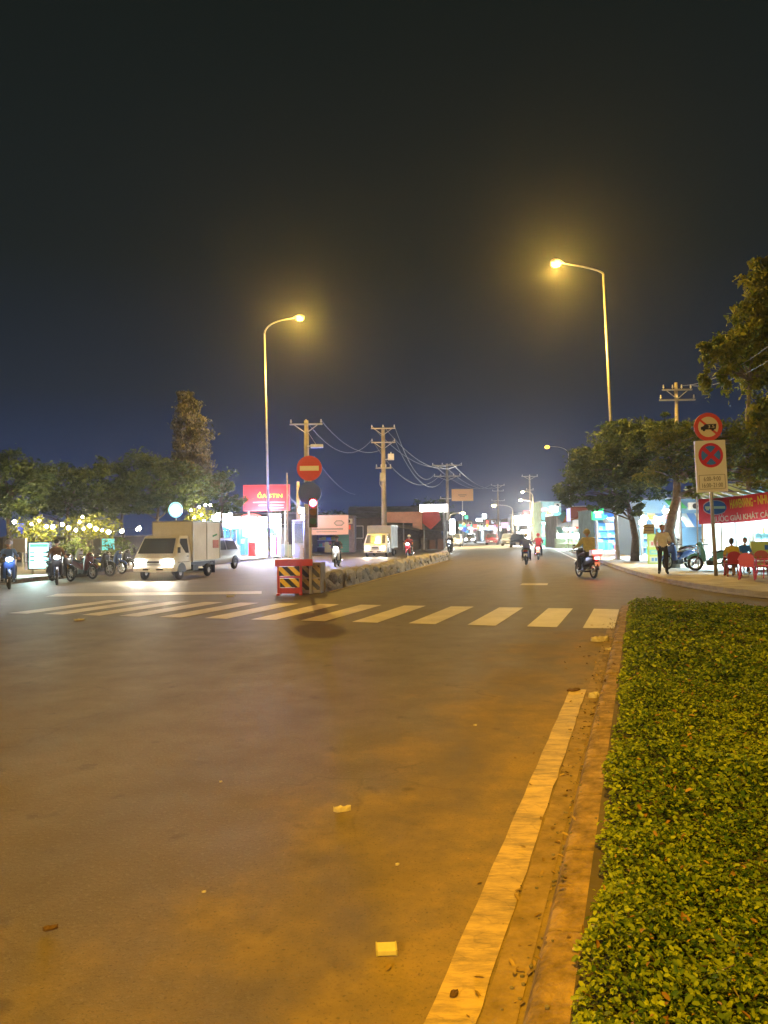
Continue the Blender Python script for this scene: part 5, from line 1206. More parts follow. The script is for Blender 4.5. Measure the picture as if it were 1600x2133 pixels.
for k_ in range(5):
    q = MB(); q.box((w * .245, .2, .5 + k_ * .3), (w * .07, .012, .1)); q.build('print_mark', mat('print_red', (.5, .1, .15), .6), t)
t = thing('red_bin', 'bright red box standing at the kiosk entrance', 'box', (bx(526, 58.5), 58.5, .13)); q = MB(); q.box((0, 0, .5), (.55, .5, 1.0)); q.build('body', mat('lit_red', (.75, .05, .07), .45), t, bevel=.04); q = MB(); q.box((0, 0, 1.04), (.6, .55, .08)); q.build('lid', mat('red_lid', (.6, .1, .1), .5), t, bevel=.02)
Y = 59
t, w, h, zc, p = board('billboard', 'red billboard with yellow lettering above the white kiosk', 508, 603, 1011, 1063, Y, glow('billboard_red', (.75, .03, .07), .15, (.6, .03, .05)), frame=mat('red_frame', (.4, .08, .1), .5), posts=2)
text_mesh('ỒA STIN', .5, glow('bill_yellow', (.95, .6, .06), .22), t, (.25, -.07, zc + h * .12), width=w * .55, height=.46, bold=.01)
for k_, (zz, ww, xx) in enumerate(((-.18, .7, .05), (-.30, .55, .1), (-.40, .35, .2))):
    q = MB(); q.box((w * xx, -.066, zc + h * zz), (w * ww, .01, h * .045)); q.build('print_mark', mat('bill_pink', (.7, .25, .3), .6), p)
lamp('AREA', t, (-.2, -1.2, zc - h * .7), 70, (1, .75, .8), 2.0, rot=(R(130), 0, 0), sy=.3)
# booth, low fence and white cabinet
t = thing('guard_booth', 'narrow pale booth left of the median end', 'booth', (bx(626, 52), 52, .13)); q = MB()
for x in (-.45, .45):
    for y in (0, .9): q.box((x, y, 1.25), (.09, .09, 2.5))
q.build('corner_post', WHITEM, t); q = MB(); q.box((0, .45, 2.55), (1.15, 1.1, .12)); q.build('roof', WHITEM, t, bevel=.03)
q = MB(); q.box((0, .0, .5), (.8, .05, .95)); q.box((0, .9, 1.25), (.8, .04, 2.4)); q.build('panel', mat('pale_panel', (.5, .55, .58), .5), t); q = MB(); q.box((0, 0.0, 1.7), (.8, .015, 1.3)); q.build('window_pane', mat('booth_glass', (.6, .7, .75), .05, trans=.9), t)
for x in (-.5, .5):
    q = MB(); q.cyl((x, -.08, .3), (x, -.08, 2.4), .035, .035, 8); q.build('glare_tube', glow('violet_glare', (.42, .48, 1.0), 1.6), t)  # tubes added to make the blue-violet glare around the booth
t = thing('low_fence', 'low pale panel fence between the kiosk and the booth', 'fence', (bx(600, 54), 54, .13)); wf = bx(615, 54) - bx(585, 54)
for i in range(4):
    q = MB(); q.box((-wf / 2 + wf * (i + .5) / 4, 0, .5), (wf / 4 - .04, .04, .85)); q.build('panel', mat('pale_cyan_panel', (.42, .55, .56), .5), t)
for i in range(3):
    q = MB(); q.box((-wf / 2 + wf * i / 2, .0, .55), (.07, .09, 1.1)); q.build('post', WHITEM, t)
t = thing('white_cabinet', 'white boxy cabinet with a small poster beside the low fence', 'cabinet', (bx(637, 49), 49, .13)); q = MB(); q.box((0, 0, .45), (.72, .5, .9)); q.build('body', WHITEM, t, bevel=.03); q = MB(); q.box((.03, -.256, .46), (.4, .01, .55)); q.build('poster', mat('poster', (.55, .42, .3), .6, var=.5, scale=8), t); q = MB(); q.box((0, 0, .92), (.8, .56, .05)); q.build('lid', WHITEM, t)
# house with the pink sign, green shutter
Y = 68
t = shop('dark shop with a green shutter under the pale pink signboard', bx(645, Y), bx(738, Y), Y, hz(1100, Y, 690) + .9, mat('violet_wall', (.24, .20, .26), .8, var=.2), WALLD, mat('unlit_tube', (.4, .4, .4), .4), 0, goods=True, open_=(.06, .60, 2.0), seed=9)
w = bx(738, Y) - bx(645, Y)
for i in range(14):
    q = MB(); q.box((w * .25, -.02, .1 + i * .15), (w * .26, .05, .135)); q.build('shutter_slat', mat('green_shutter', (.03, .22, .17), .5), t)
t, w, h, zc, p = board('signboard', 'pale pink signboard with a grey emblem above the green shutter', 640, 725, 1074, 1113, 66, mat('pale_pink_board', (.62, .38, .36), .6), frame=mat('pink_frame', (.4, .3, .3), .5))
q = MB(); q.disc((w * .28, -.07, zc + .15), .48, thick=.01, n=6, rz=.28); e_ = q.build('emblem', mat('emblem_grey', (.22, .2, .2), .6), p)
q = MB(); q.disc((w * .28, -.078, zc + .15), .36, thick=.01, n=6, rz=.17); q.build('emblem_centre', mat('emblem_pink', (.5, .33, .32), .6), p)
q = MB(); q.box((0, -.066, zc - .35), (w * .75, .01, .14)); q.box((-.1, -.066, zc - .58), (w * .5, .01, .08)); q.build('print_mark', mat('emblem_grey', (.22, .2, .2), .6), p)
# plain dark houses behind
def house(label, px0, px1, pytop, Y, wall, roofm, gable=True, wins=2, lit=None, depth=8, storeys=1, zlow=.13):
    x0, x1 = bx(px0, Y), bx(px1, Y); w = x1 - x0; h = hz(pytop, Y, (px0 + px1) / 2) - zlow
    t = thing('house', label, 'building', ((x0 + x1) / 2, Y, zlow)); hb = h * (.72 if gable else .96)
    q = MB(); q.box((0, depth / 2, hb / 2), (w, depth, hb)); q.build('wall', wall, t)
    q = MB()
    if gable: q.prism([(-.4, hb), (depth + .4, hb), (depth / 2, h)], -w / 2 - .2, w / 2 + .2, 'x')
    else: q.box((0, depth / 2, hb + h * .02), (w + .3, depth + .3, h * .04 + .02))
    q.build('roof', roofm, t)
    for s in range(storeys):
        for i in range(wins):
            x = -w / 2 + w * (i + .5) / wins; z = hb * (s + .55) / storeys; ww = min(1.1, w / wins * .55); wh = min(1.2, hb / storeys * .45)
            q = MB(); q.box((x, -.03, z), (ww + .12, .06, wh + .12)); wn = q.build('window', WHITEM, t)
            q = MB(); q.box((x, -.064, z), (ww, .012, wh)); q.build('pane', (lit if lit and (i + s) % 2 == 0 else GLASS), wn)
    return t
house('dark house roof between the pink signboard and the double-crossarm pole', 728, 800, 1052, 80, WALLD, TIN, wins=2)
house('dark house behind the pink and red awnings', 800, 880, 1052, 100, WALLD, TIN, wins=3)
house('dark low building behind the red billboard', 470, 640, 1068, 85, WALLD, TIN, gable=False, wins=5)
# open shed with pink and red awning cloths
Y = 76
t = thing('open_shed', 'open dark shed with pale pink and red awning cloths', 'shed', (bx(862, Y), Y, .13)); w = bx(925, Y) - bx(800, Y); zt = hz(1066, Y, 860) - .13; zb = hz(1088, Y, 860) - .13
for x in (-.5, -.17, .17, .5):
    q = MB(); q.cyl((x * w, 0, 0), (x * w, 0, zt), .07, .06, 8); q.build('post', GALV, t)
q = MB(); q.box((0, 3, 1.4), (w, .15, 2.8)); q.build('back_wall', mat('brown_wall', (.14, .10, .08), .8, var=.3), t)
q = MB(); q.quad((-w / 2, -.2, zb - .5), (w / 2, -.2, zb - .9), (w / 2, 4, zt - .3), (-w / 2, 4, zt - .3)); q.build('roof', TIN, t)
q = MB(); q.quad((-w * .46, -.35, zb), (w * .14, -.35, zb - .1), (w * .14, -.15, zt), (-w * .46, -.15, zt)); q.add([(-w * .02, -.36, zb - .1), (w * .14, -.36, zb - .1), (w * .14, -.36, zb - .75), (-w * .02, -.36, zb - .5)], [(0, 1, 2, 3)]); q.build('pink_awning', mat('pale_pink_cloth', (.62, .36, .35), .8, var=.15, scale=2), t)
q = MB(); q.add([(w * .145, -.2, zt), (w * .42, -.2, zt), (w * .45, -.35, zb + .2), (w * .28, -.5, zb - .75), (w * .145, -.35, zb - .1)], [(0, 1, 2, 3, 4)]); q.build('red_awning', mat('red_cloth', (.50, .08, .09), .8, var=.15, scale=2), t)
for k_ in range(4):
    q = MB(); q.tube([(-w * .46 + k_ * .25, -.4, zb - .05 - k_ * .1), (w * .1, -.5, zb - .5 - k_ * .12)], .02, 4); q.build('awning_rope', GALV, t)
for k_ in range(5):
    q = MB(); q.box((-w * .1 + k_ * w * .14, 1.5, .5), (w * .1, .7, .9 + .2 * (k_ % 3))); q.build('stacked_goods', random.choice([CONC_D, WALLD, mat('rust_goods', (.22, .12, .08), .8)]), t, bevel=.03)
board('roof_sign', 'white lit long sign with red end on a pole above the red awning', 875, 932, 1051, 1066, 84, glow('long_sign', (1, .98, .95), 6), posts=2, rows=[(.5, .9, glow('sign_red_end', (1, .07, .05), .3), 1, .05)])
t, w, h, zc, p = board('billboard', 'dull orange billboard hanging from the utility pole', 941, 985, 1019, 1043, 91, mat('orange_board', (.55, .28, .12), .6), frame=mat('brown_frame', (.2, .12, .06), .5), posts=1)
q = MB(); q.box((0, -.07, zc), (w * .4, .01, .1)); q.box((0, -.07, zc - .2), (w * .25, .01, .06)); q.build('print_mark', mat('brown_frame', (.2, .12, .06), .5), p)
board('pillar_sign', 'tall white pillar sign glowing at the far end of the median', 937, 947, 1082, 1112, 88, glow('pillar_white', (.92, 1, 1), 14), posts=1)
board('signboard', 'dark framed board left of the white pillar sign', 927, 937, 1084, 1107, 87.5, WALLD, posts=1)

# --- right side
# drinks stall: cyan wall facing us, tin canopy, banner
Y = 34.5
x0, x1 = bx(1462, Y), bx(1690, Y); w = x1 - x0
t = thing('drinks_stall', 'cyan walled drinks stall behind the red banner', 'stall', (x0, Y, .135)); h = 3.3
nP = 16
for i in range(nP):
    xa = 1.9 + (w - 1.9) * i / nP; q = MB(); q.box((xa + (w - 1.9) / nP / 2, .03 * (i % 2), h / 2), ((w - 1.9) / nP - .01, .05, h)); q.build('wall_panel', WALLC, t)
q = MB(); q.box((.55, .1, h / 2), (.95, .2, h)); q.build('wall', mat('tan_wall', (.34, .29, .24), .8, var=.3, scale=1.5, bump=.3, bscale=8), t)
q = MB(); q.box((1.3, .15, h / 2), (.5, .1, h)); q.build('door', mat('grey_door', (.25, .24, .27), .6), t)
q = MB(); q.box((1.72, .08, h / 2), (.32, .22, h)); q.build('wall', mat('tan_wall', (.34, .29, .24), .8), t)
q = MB()
for i in range(26):
    xa = -.6 + (w + .8) * i / 26; q.add([(xa, -2.2, 2.9 + .10 * xa + .03 * (i % 2)), (xa + (w + .8) / 26, -2.2, 2.9 + .10 * xa + .03 * (i % 2)), (xa + (w + .8) / 26, .6, 3.5 + .10 * xa + .03 * (i % 2)), (xa, .6, 3.5 + .10 * xa + .03 * (i % 2))], [(0, 1, 2, 3)])
q.build('tin_canopy', mat('cyan_tin', (.30, .42, .45), .5, .3, var=.3, scale=1.2), t)
for x in (.0, 2.2, 4.4):
    q = MB(); q.cyl((x, -2.0, 0), (x, -2.0, 2.9 + .1 * x), .035, .035, 8); q.build('canopy_post', GALV, t)
for x in (.9, 2.7, 4.4):
    q = MB(); q.box((x, -1.65, 2.86), (1.1, .05, .05)); q.build('tube_light', TUBEW, t); lamp('AREA', t, (x, -1.9, 2.80), 190, (.62, .92, 1.0), 1.1, sy=.2)
q = MB(); q.box((3.1, -.12, 1.8), (1.7, .2, .9)); q.box((2.2, -.12, 1.1), (.06, .2, 2.2)); q.build('glass_cabinet', mat('stall_glass', (.40, .62, .66), .1), t, bevel=.01)
for i in range(6):
    q = MB(); q.box((2.45 + .26 * i, -.3, 1.55), (.17, .12, .3)); q.build('goods_box', GOODS[i % 8], t)
# banner
BY = 30.6
a, c = at(1455, 1040, BY), at(1640, 1017, BY); a2, c2 = at(1455, 1092, BY), at(1640, 1077, BY)
t = thing('banner', 'long red cloth banner with blue oval emblem and yellow and white lettering', 'banner', (a.x, BY, 0))
BANR = mat('banner_red', (.78, .05, .10), .7, var=.12, scale=2, bump=.3, bscale=5)
q = MB(); n_ = 24; W2 = c.x - a.x; vs = []
for i in range(n_ + 1):
    k_ = i / n_; yy = .03 * math.sin(k_ * 9); ztop = a.z + (c.z - a.z) * k_ - .25 * 4 * k_ * (1 - k_) * .25; zbot = a2.z + (c2.z - a2.z) * k_ - .05 * math.sin(k_ * 3.14)
    for yo in (0, .012): vs += [(W2 * k_, yy + yo, zbot), (W2 * k_, yy + yo, (zbot + ztop) / 2), (W2 * k_, yy + yo, ztop)]
fs = []
for i in range(n_):
    o_ = i * 6
    for j in (0, 1): fs += [(o_ + j, o_ + j + 1, o_ + 7 + j, o_ + 6 + j), (o_ + 3 + j, o_ + 9 + j, o_ + 10 + j, o_ + 4 + j)]
    fs += [(o_, o_ + 6, o_ + 9, o_ + 3), (o_ + 2, o_ + 5, o_ + 11, o_ + 8)]
q.add(vs, fs); bn = q.build('cloth', BANR, t, smooth=True)
def bpt(k_, fz): return Vector((W2 * k_, .03 * math.sin(k_ * 9) - .012, (a2.z + (c2.z - a2.z) * k_) * (1 - fz) + (a.z + (c.z - a.z) * k_) * fz))
sl = math.degrees(math.atan2((c.z + c2.z - a.z - a2.z) / 2, W2)); bhh = a.z - a2.z
q = MB(); pc = bpt(.185, .60); q.disc((pc.x, pc.y, pc.z), .50, thick=.008, n=32, rz=.30); em = q.build('emblem_rim', mat('emblem_rim', (.62, .45, .62), .5), t)
q = MB(); q.disc((pc.x, pc.y - .008, pc.z), .46, thick=.008, n=32, rz=.265); q.build('emblem_oval', mat('emblem_blue', (.03, .13, .52), .5), t)
q = MB(); q.box((pc.x, pc.y - .016, pc.z), (.80, .006, .10)); q.box((pc.x - .3, pc.y - .016, pc.z - .05), (.12, .0062, .12)); q.build('emblem_script', mat('emblem_pale', (.45, .62, .58), .5), t)
LY_ = mat('banner_yellow', (.78, .52, .05), .6); LW_ = mat('banner_white', (.80, .66, .70), .6)
def btext(s, k0, k1, fz, hh, m_, bold=.0):
    p = bpt((k0 + k1) / 2, fz); o = text_mesh(s, .4, m_, t, (p.x, p.y - .012, p.z), width=W2 * (k1 - k0), height=hh, bold=bold); o.rotation_euler = (R(90), R(-sl) , 0); return o
btext('HAWENWNG', .345, .60, .66, bhh * .36, LY_, .012); btext('NHUM', .66, .85, .70, bhh * .36, LY_, .012); btext('-', .615, .64, .68, bhh * .05, LY_)
btext('NƯỚC GIẢI KHÁT CÁC', .13, .815, .18, bhh * .30, LW_, .006)
for (px, py, tz) in ((1455, 1040, 0), (1640, 1017, 0)):
    p = at(px, py, BY); q = MB(); q.cyl((p.x - t.location.x + (-.05 if px < 1500 else .05), .05, 0.135), (p.x - t.location.x + (-.05 if px < 1500 else .05), .05, p.z + .1), .03, .03, 8); q.build('pole', GALV, t)
# menu boards on the pavement
MG = mat('menu_lime', (.50, .58, .12), .5); INKR = mat('ink_red', (.55, .16, .16), .6); INKB = mat('ink_blue', (.12, .25, .45), .6); CYB = mat('menu_cyan', (.25, .55, .50), .6)
tt = board('menu_board', 'standing yellow green menu board with red and blue rows near the tree trunk', 1351, 1400, 1114, 1176, 36, MG, posts=2, frame=mat('lime_frame', (.45, .50, .1), .5), depth=.05,
      rows=[(.70, .22, mat('menu_pale', (.62, .62, .45), .6), 1, .92), (.42, .16, CYB, 1, .92), (.17, .2, mat('menu_pale', (.62, .62, .45), .6), 1, .92), (.705, .12, INKR, 7, .8), (.425, .06, mat('menu_lime2', (.5, .6, .3), .6), 6, .8), (.175, .11, INKB, 6, .8)], rz=R(-12))
board('menu_board', 'yellow framed menu panel with blue oval beside the seated customers', 1566, 1640, 1130, 1180, 29.5, MG, posts=2, frame=mat('yellow_frame', (.55, .55, .1), .5), depth=.05, rows=[(.40, .34, mat('menu_rose', (.55, .30, .28), .6), 1, .9), (.80, .2, mat('emblem_blue', (.03, .13, .52), .5), 1, .3)])
board('signboard', 'small orange signboard above the standing menu board', 1340, 1362, 1092, 1112, 40, mat('orange_small', (.55, .34, .06), .6), posts=1, rows=[(.65, .12, mat('brown_ink', (.3, .15, .03), .6), 1, .8), (.35, .12, mat('brown_ink', (.3, .15, .03), .6), 1, .8)])
board('signboard', 'small white signboard right of the orange signboard', 1366, 1392, 1091, 1101, 41, glow('small_white_sign', (.8, .95, .95), .22), posts=2, rows=[(.5, .5, INKR, 3, .6)])
# corrugated shop with green awning lamp
Y = 48
t = shop('blue corrugated shop behind the leaning tree trunk', bx(1332, Y), bx(1462, Y), Y, hz(1040, Y, 1400) - .13, SHUT, WALLB, TUBEW, 0, open_=(.03, .62, 2.3), energy=380, lcol=(.6, .88, 1), seed=12)
w = bx(1462, Y) - bx(1332, Y)
for i in range(16):
    q = MB(); q.box((w * .31, -.03 - .02 * (i % 2), .15 + i * .19), (w * .36, .06, .17)); q.build('shutter_slat', SHUT, t)
q = MB(); q.quad((-w * .1, -1.3, 2.9), (w * .15, -1.3, 2.9), (w * .15, -.02, 3.5), (-w * .1, -.02, 3.5)); q.build('awning', mat('green_awning', (.05, .40, .2), .6), t)
for (px, py, Yl, lb) in ((1387, 1064, 45, 'bright white lamp under the green awning'), (1342, 1079, 44, 'upper of two white lamps left of the green awning'), (1338, 1089, 44.2, 'lower of two white lamps left of the green awning'), (1288, 1086, 54, 'white lamp on a bracket left of the blue corrugated shop')):
    p = at(px, py, Yl); t = thing('hanging_lamp', lb, 'lamp', (p.x, Yl, .13)); z = p.z - .13
    q = MB(); q.cyl((0, .25, 0), (0, .25, z + .3), .025, .025, 6); q.tube([(0, .25, z + .3), (0, .1, z + .34), (0, 0, z + .2)], .015, 5); q.build('pole', GALV, t)
    q = MB(); q.ball((0, 0, z), (.2, .15, .13), 12, 8); q.build('globe', glow('lamp_globe', (.92, .97, 1), 40), t, smooth=True); q = MB(); q.cyl((0, 0, z + .12), (0, 0, z + .2), .1, .04, 10); q.build('cap', DARKM, t)
    lamp('POINT', t, (0, -.3, z), 130, (.7, .9, 1), .15)
# green box sign
t, w, h, zc, p = board('box_sign', 'glowing green box sign hanging under the broad dark tree', 1233, 1256, 1060, 1083, 46, glow('green_sign', (.01, .60, .16), .42), depth=.3, posts=1)
q = MB(); q.box((0, -.156, zc + .12), (w * .8, .012, .10)); q.box((0, -.156, zc - .1), (w * .5, .012, .22)); q.build('print_mark', glow('green_pale', (.5, 1, .7), .5), p)
# next shops down the right side
Y = 62
t = shop('deep blue lit shopfront under the broad dark tree', bx(1238, Y), bx(1336, Y), Y, hz(1062, Y, 1290) - .13, WALLB, mat('blue_inner', (.15, .35, .6), .6), TUBEC, 0, energy=420, lcol=(.35, .65, 1), seed=14, sign=(glow('blue_fascia', (.05, .2, .6), .16), .5, hz(1075, Y, 1290) - .13, .05, .95))
for i in range(5):
    w = bx(1336, Y) - bx(1238, Y); x = -w * .42 + w * .84 * i / 4; q = MB(); q.box((x, -.03, 1.25), (.06, .06, 2.45)); q.build('window_mullion', GALV, t)
Y = 75
t = shop('shop with glowing white counter and stacked green goods', bx(1158, Y), bx(1240, Y), Y, hz(1075, Y, 1200) - .13, WALLG, mat('pale_inner', (.5, .55, .5), .6), TUBEW, 0, energy=500, lcol=(.8, 1, .95), seed=15, goods=True, open_=(.02, .98, 1.75))
w = bx(1240, Y) - bx(1158, Y)
q = MB(); q.box((0, -.15, hz(1117, Y, 1200) - .13), (w * .94, .2, .5)); q.build('light_strip', glow('strip_white', (.95, 1, .98), 14), t)
for i in range(4):
    for k_ in range(2):
        q = MB(); q.box((-w * .42 + w * .27 * i, -.4, .25 + k_ * .5), (w * .25, .6, .46)); q.build('display_crate', mat('pale_green_crate', (.45, .55, .40), .6), t, bevel=.02)
q = MB(); q.quad((-w * .45, -1.6, 2.4), (w * .12, -1.3, 3.0), (w * .3, .2, 3.6), (-w * .2, .2, 3.4)); q.build('orange_awning', mat('orange_cloth', (.60, .20, .05), .7), t)
q = MB(); q.quad((-w * .5, -1.2, 3.0), (-w * .42, -1.6, 2.5), (-w * .2, .2, 3.4), (-w * .28, .2, 3.7)); q.build('teal_awning', mat('teal_cloth', (.1, .4, .42), .7), t)
t, w, h, zc, p = board('billboard', 'dull dark red billboard with pale upper edge under the tree crown', 1187, 1232, 1055, 1080, 74, mat('dark_red_board', (.34, .10, .08), .6), frame=WHITEM, posts=2)
board('banner_sign', 'narrow vertical white and violet flag sign', 1180, 1188, 1058, 1086, 73, glow('violet_white', (.6, .6, 1), .28), posts=1)
Y = 92
t = shop('cyan lit shopfront left of the orange awning', bx(1128, Y), bx(1170, Y), Y, hz(1045, Y, 1150) - .13, WALLC, mat('cyan_inner', (.25, .50, .58), .6), TUBEC, 0, energy=600, lcol=(.5, .9, 1), seed=16, sign=(glow('cyan_fascia', (.2, .7, .8), .22), .8, hz(1075, Y, 1150) - .13, .02, .98), open_=(.02, .98, 2.6))
board('box_sign', 'small square white lit sign above the cyan shopfront', 1145, 1162, 1055, 1066, 90, glow('square_white', (.9, 1, 1), 7), posts=1)
board('box_sign', 'pale poster box sign between the white square and the flag sign', 1166, 1178, 1072, 1083, 85, glow('poster_pale', (.8, .65, .55), .25), posts=1)
t, w, h, zc, p = board('billboard', 'large blazing white billboard beside the orange column sign', 1072, 1106, 1074, 1093, 112, glow('bill_white', (1, 1, 1), 12), posts=2, frame=DARKM)
lamp('AREA', t, (0, -.5, zc), 900, (1, 1, 1), w, rot=(R(-70), 0, 0), sy=1)
board('column_sign', 'orange column sign with stacked panels at the far right', 1108, 1128, 1078, 1105, 110, glow('orange_sign', (.95, .30, .03), .26), posts=2, rows=[(.75, .1, glow('orange_pale', (1, .62, .25), .32), 1, .85), (.5, .1, glow('orange_pale', (1, .62, .25), .32), 1, .85), (.25, .1, glow('orange_pale', (1, .62, .25), .32), 1, .85)])
# far run of shophouses closing the road on both sides
FARW = [mat('far_wall_%d' % i, c, .8, var=.25, scale=.6) for i, c in enumerate([(.22, .2, .19), (.14, .17, .2), (.25, .18, .16), (.16, .15, .14)])]
LITW = glow('lit_window', (.7, .85, 1.0), .25); LITY = glow('lit_window_warm', (1, .7, .35), .25)
far = [(955, 985, 1085, 135, 'far shophouse right of the white pillar sign with teal fascia', (.1, .7, .55)), (985, 1008, 1088, 150, 'far shophouse with pale green fascia left of the tail lights', (.5, .9, .7)), (1008, 1034, 1082, 165, 'far shophouse behind the thin far pole', (.8, .85, 1)),
       (1034, 1056, 1085, 185, 'far shophouse at the end of the road with violet fascia', (.55, .5, .9)), (1056, 1076, 1080, 170, 'far shophouse behind the concrete lamp mast', (.4, .7, .9)), (1076, 1100, 1070, 150, 'far shophouse behind the white billboard', (.7, .85, .9)), (1098, 1130, 1066, 130, 'far shophouse behind the orange column sign', (.9, .5, .2))]
for i, (p0, p1_, pt, Yf, lb, cc) in enumerate(far):
    t = shop(lb, bx(p0, Yf), bx(p1_, Yf), Yf, hz(pt, Yf, p0) - .13, FARW[i % 4], FARW[(i + 1) % 4], TUBEW, 0, depth=8, goods=False, energy=260, lcol=(.8, .92, 1), open_=(.05, .95, 2.4), sign=(glow('far_fascia_%d' % i, cc, .30), .7, 2.9, .05, .95), seed=20 + i)
    if hz(pt, Yf, p0) > 4.5:
        w = bx(p1_, Yf) - bx(p0, Yf)
        for k_ in range(2):
            q = MB(); q.box((-w * .22 + w * .44 * k_, -.02, 4.0), (w * .2, .06, .7)); q.build('window', LITW if (i + k_) % 2 else GLASS, t)
smalls = [(1005, 1071, 1013, 1080, 138, (.85, 1, .95), 6, 'small white sign above the far left shophouses'), (992, 1080, 1004, 1086, 140, (.9, .95, 1), 4, 'thin white sign left of the small white sign'), (962, 1098, 971, 1107, 128, (.03, .08, .9), .3, 'small blue sign by the oncoming cars'), (968, 1074, 975, 1081, 130, (.05, .75, .3), .4, 'small green sign above the small blue sign'), (1044, 1088, 1059, 1100, 142, (.75, .45, .75), .3, 'pinkish lit sign left of the concrete lamp mast'), (1086, 1104, 1104, 1122, 104, (1, 1, 1), 12, 'round-cornered glaring white sign low by the right kerb'), (1147, 1112, 1163, 1130, 84, (.95, 1, 1), 12, 'glaring white sign in front of the cyan shopfront'), (1078, 1108, 1086, 1116, 106, (1, 1, 1), 12, 'small glaring white sign left of the round-cornered one'), (1090, 1064, 1108, 1072, 116, (.9, .06, .08), .25, 'red strip sign above the blazing white billboard')]
for (p0, a0, p1_, a1, Yf, cc, es_, lb) in smalls: board('lit_sign', lb, p0, p1_, a0, a1, Yf, glow('lit_sign_%d' % p0, cc, es_), posts=1)
# small far lamps on masts
def far_lamp(label, hx, hy, bxp, Y, warm=True, ty=None):
    b_ = Vector((bx(bxp, Y), Y, .13)); street_lamp(label, b_, at(bxp, (ty or hy + 10), Y), at(hx, hy, Y - .5), 1500, glowm=glow('far_lamp_warm', (1, .78, .35), 30) if warm else TUBEW, col=(1, .75, .35), r=.13, group='far lower street lamps')
far_lamp('low warm lamp on a curved arm right of the billboard pole', 961, 1068, 937, 96, ty=1075)
far_lamp('far lamp on a long arm left of the concrete mast', 1031, 1052, 1068, 100, ty=1062)
far_lamp('upper far lamp left of the far thin pole', 1091, 1024, 1110, 120, ty=1034)
far_lamp('lower far lamp below the upper far lamp', 1087, 1041, 1108, 108, ty=1050)
# backdrop terrain and distant trees
for i, (px, Y, h_) in enumerate(((760, 120, 6), (870, 130, 7.5), (690, 120, 6.5), (600, 110, 6), (905, 150, 9))):
    B = Vector((bx(px, Y), Y, 0)); tree('background_tree', ['dark far tree behind the double-crossarm pole', 'dark far tree behind the red awning', 'dark far tree behind the pink signboard', 'dark far tree behind the booth', 'tall dark far tree left of the billboard pole'][i], B, [(0, 0, -.1), (0, 0, h_ * .4), (.1, 0, h_ * .7)], [((0, 0, h_ * .72), (3.2, 2.6, h_ * .32), 1100), ((1.8, .5, h_ * .6), (2.2, 2, h_ * .24), 600)], None, .5, LEAF_D, r0=.25, limbs=4, group='dark trees beyond the left houses')

# ------------------------------------------------------------------ litter on the road
PAPER = mat('paper_litter', (.55, .50, .40), .8, var=.3, scale=20); DRYL = mat('dry_leaf', (.10, .055, .02), .8)
def litter(label, px, py, w, l, h, m, rz=0, crumple=.004, n=5, z=.0):
    p = gnd(px, py); q = MB(); vs = []
    for i in range(n + 1):
        for j in range(n + 1):
            ex = i / n - .5; wy = math.sqrt(max(.02, 1 - (2 * ex) ** 2 * .97)) * random.uniform(.86, 1.1)
            vs.append((ex * w, (j / n - .5) * l * wy + .12 * l * math.sin(ex * 5), h * (.4 + .6 * math.sin(i * 2.1 + j * 1.3) ** 2) + random.uniform(0, crumple)))
    q.add(vs, [(i * (n + 1) + j, (i + 1) * (n + 1) + j, (i + 1) * (n + 1) + j + 1, i * (n + 1) + j + 1) for i in range(n) for j in range(n)])
    nv_ = (n + 1) ** 2
    edge = [i * (n + 1) for i in range(n + 1)] + [n * (n + 1) + j for j in range(1, n + 1)] + [i * (n + 1) + n for i in range(n - 1, -1, -1)] + [j for j in range(n - 1, 0, -1)]
    o0 = len(q.v) - nv_; low = [Vector((q.v[i].x, q.v[i].y, .001)) for i in edge]; k_ = len(edge)
    b0 = len(q.v); q.v += low
    for i in range(k_): q.f.append([edge[i], edge[(i + 1) % k_], b0 + (i + 1) % k_, b0 + i]); q.m.append(0)
    o = q.build('litter', m, None); o.location = (p.x, p.y, z + .002); o.rotation_euler = (0, 0, rz); tag(o, label, 'litter'); return o
p = gnd(805, 1984); q = MB(); q.box((0, 0, .012), (.082, .065, .022)); t = thing('cigarette_pack', 'flattened pale yellow pack lying on the road near the edge line', 'litter', (p.x, p.y, .002), R(3))
q.build('carton', mat('pale_yellow_card', (.62, .58, .26), .6, var=.1, scale=30), t, bevel=.004); q = MB(); q.box((-.0385, 0, .0125), (.006, .066, .0235)); q.box((.0385, 0, .0125), (.006, .066, .0235)); q.build('flap', mat('card_edge', (.45, .40, .15), .6), t)
litter('crumpled white paper scrap in the middle of the road', 713, 1690, .105, .045, .022, PAPER, .1, .012)
litter('tiny white scrap left of the crumpled paper', 460, 1630, .02, .015, .008, PAPER)
litter('tiny white scrap above the edge line', 990, 1512, .03, .02, .01, PAPER)
litter('tiny white scrap between the pack and the crumpled paper', 828, 1803, .022, .016, .008, PAPER)
litter('dark dry leaf lying at the far end of the edge line', 1195, 1439, .16, .10, .012, DRYL, .3, .012)
litter('flat pale clod by the kerb at the end of the edge line', 1237, 1452, .14, .12, .03, PAPER, .5, .02)
litter('pale paper heap in the gutter near the crosswalk', 1250, 1335, .30, .22, .05, PAPER, .2, .03)
litter('small white scrap on the kerb near the crosswalk', 1268, 1354, .10, .06, .02, PAPER, .2, .02, z=.0)
litter('white scrap on the kerb edge at the bottom right', 1200, 2036, .03, .02, .006, PAPER, .4, .004, z=.1)
litter('dark dry leaf on the edge line at the bottom', 946, 2076, .045, .03, .005, DRYL, .7, .006, z=.005)
litter('white scrap before the stop line', 480, 1243, .22, .08, .02, PAPER, .2, .02)
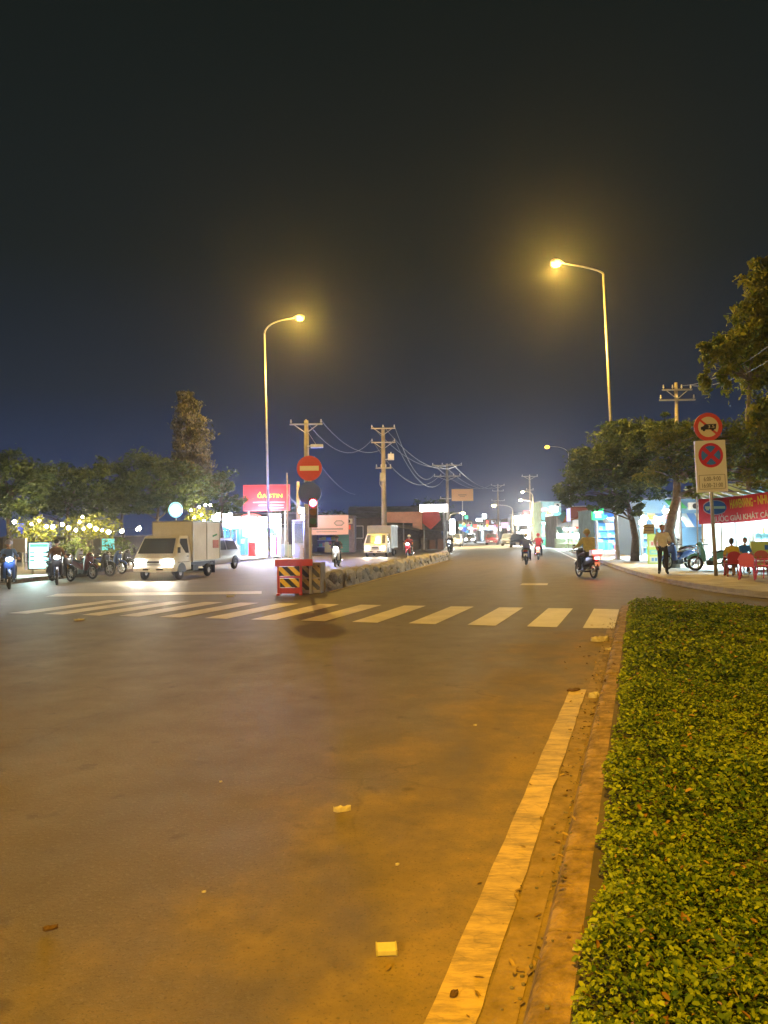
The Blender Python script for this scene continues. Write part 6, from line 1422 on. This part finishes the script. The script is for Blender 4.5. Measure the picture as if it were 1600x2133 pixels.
litter('pale scrap at the left below the crosswalk', 165, 1292, .2, .12, .02, PAPER, .2, .01)
litter('tiny pale scrap low on the left of the road', 425, 1860, .02, .014, .006, PAPER)
litter('small dark leaf at the left of the road', 105, 1937, .06, .03, .01, DRYL, .3, .01)

# grit, twigs and dry leaves washed into the gutter
N = 260; u = 1.2 + 14 * rng.random(N) ** 1.5; v = -.43 + rng.normal(0, .05, N) + (rng.random(N) < .3) * rng.uniform(-.5, .16, N)
gz = np.where(v > -.40, .098, .006)
pc = np.stack([u * math.sin(A1) + v * math.cos(A1), u * math.cos(A1) - v * math.sin(A1), gz + .003], 1)
ll = rng.uniform(.012, .04, N) * (1 + .05 * u)
o = leaf_mesh('gutter_debris', pc, ll, ll * .5, rng.random(N), leaf_mat('gutter_leaf', (.09, .05, .02), (.42, .30, .13), .05), droop=0, up=4.0, kind='stuff', rounded=True)
tag(o, 'dry leaves and grit lying along the gutter beside the kerb', 'debris')
pb = MB()
for i in range(420):
    uu = 1.2 + 14 * random.random() ** 1.4; vv = random.gauss(-.44, .06); pz = .096 if vv > -.38 else .004; rr = random.uniform(.003, .011); c = uv(uu, vv, pz + rr * .4)
    pb.ball(c, (rr, rr * random.uniform(.6, 1), rr * .6), 5, 3)
tag(pb.build('pebbles', CONC_D, o), kind='stuff')

# ------------------------------------------------------------------ night haze
HZ = MB(); HZ.box((0, 160, 9.2), (700, 480, 20.6)); hb = HZ.build('haze', None)
hb.data.materials.clear(); hm_ = bpy.data.materials.new('haze'); hm_.use_nodes = True; hn = hm_.node_tree.nodes; hn.clear()
ho_ = hn.new('ShaderNodeOutputMaterial'); hv_ = hn.new('ShaderNodeVolumePrincipled'); hv_.inputs['Color'].default_value = (.85, .87, .92, 1); hv_.inputs['Density'].default_value = .00055
hv_.inputs['Anisotropy'].default_value = .86
hm_.node_tree.links.new(hv_.outputs[0], ho_.inputs['Volume']); hb.data.materials.append(hm_); tag(hb, 'thin night haze over the street', 'haze', kind='stuff')
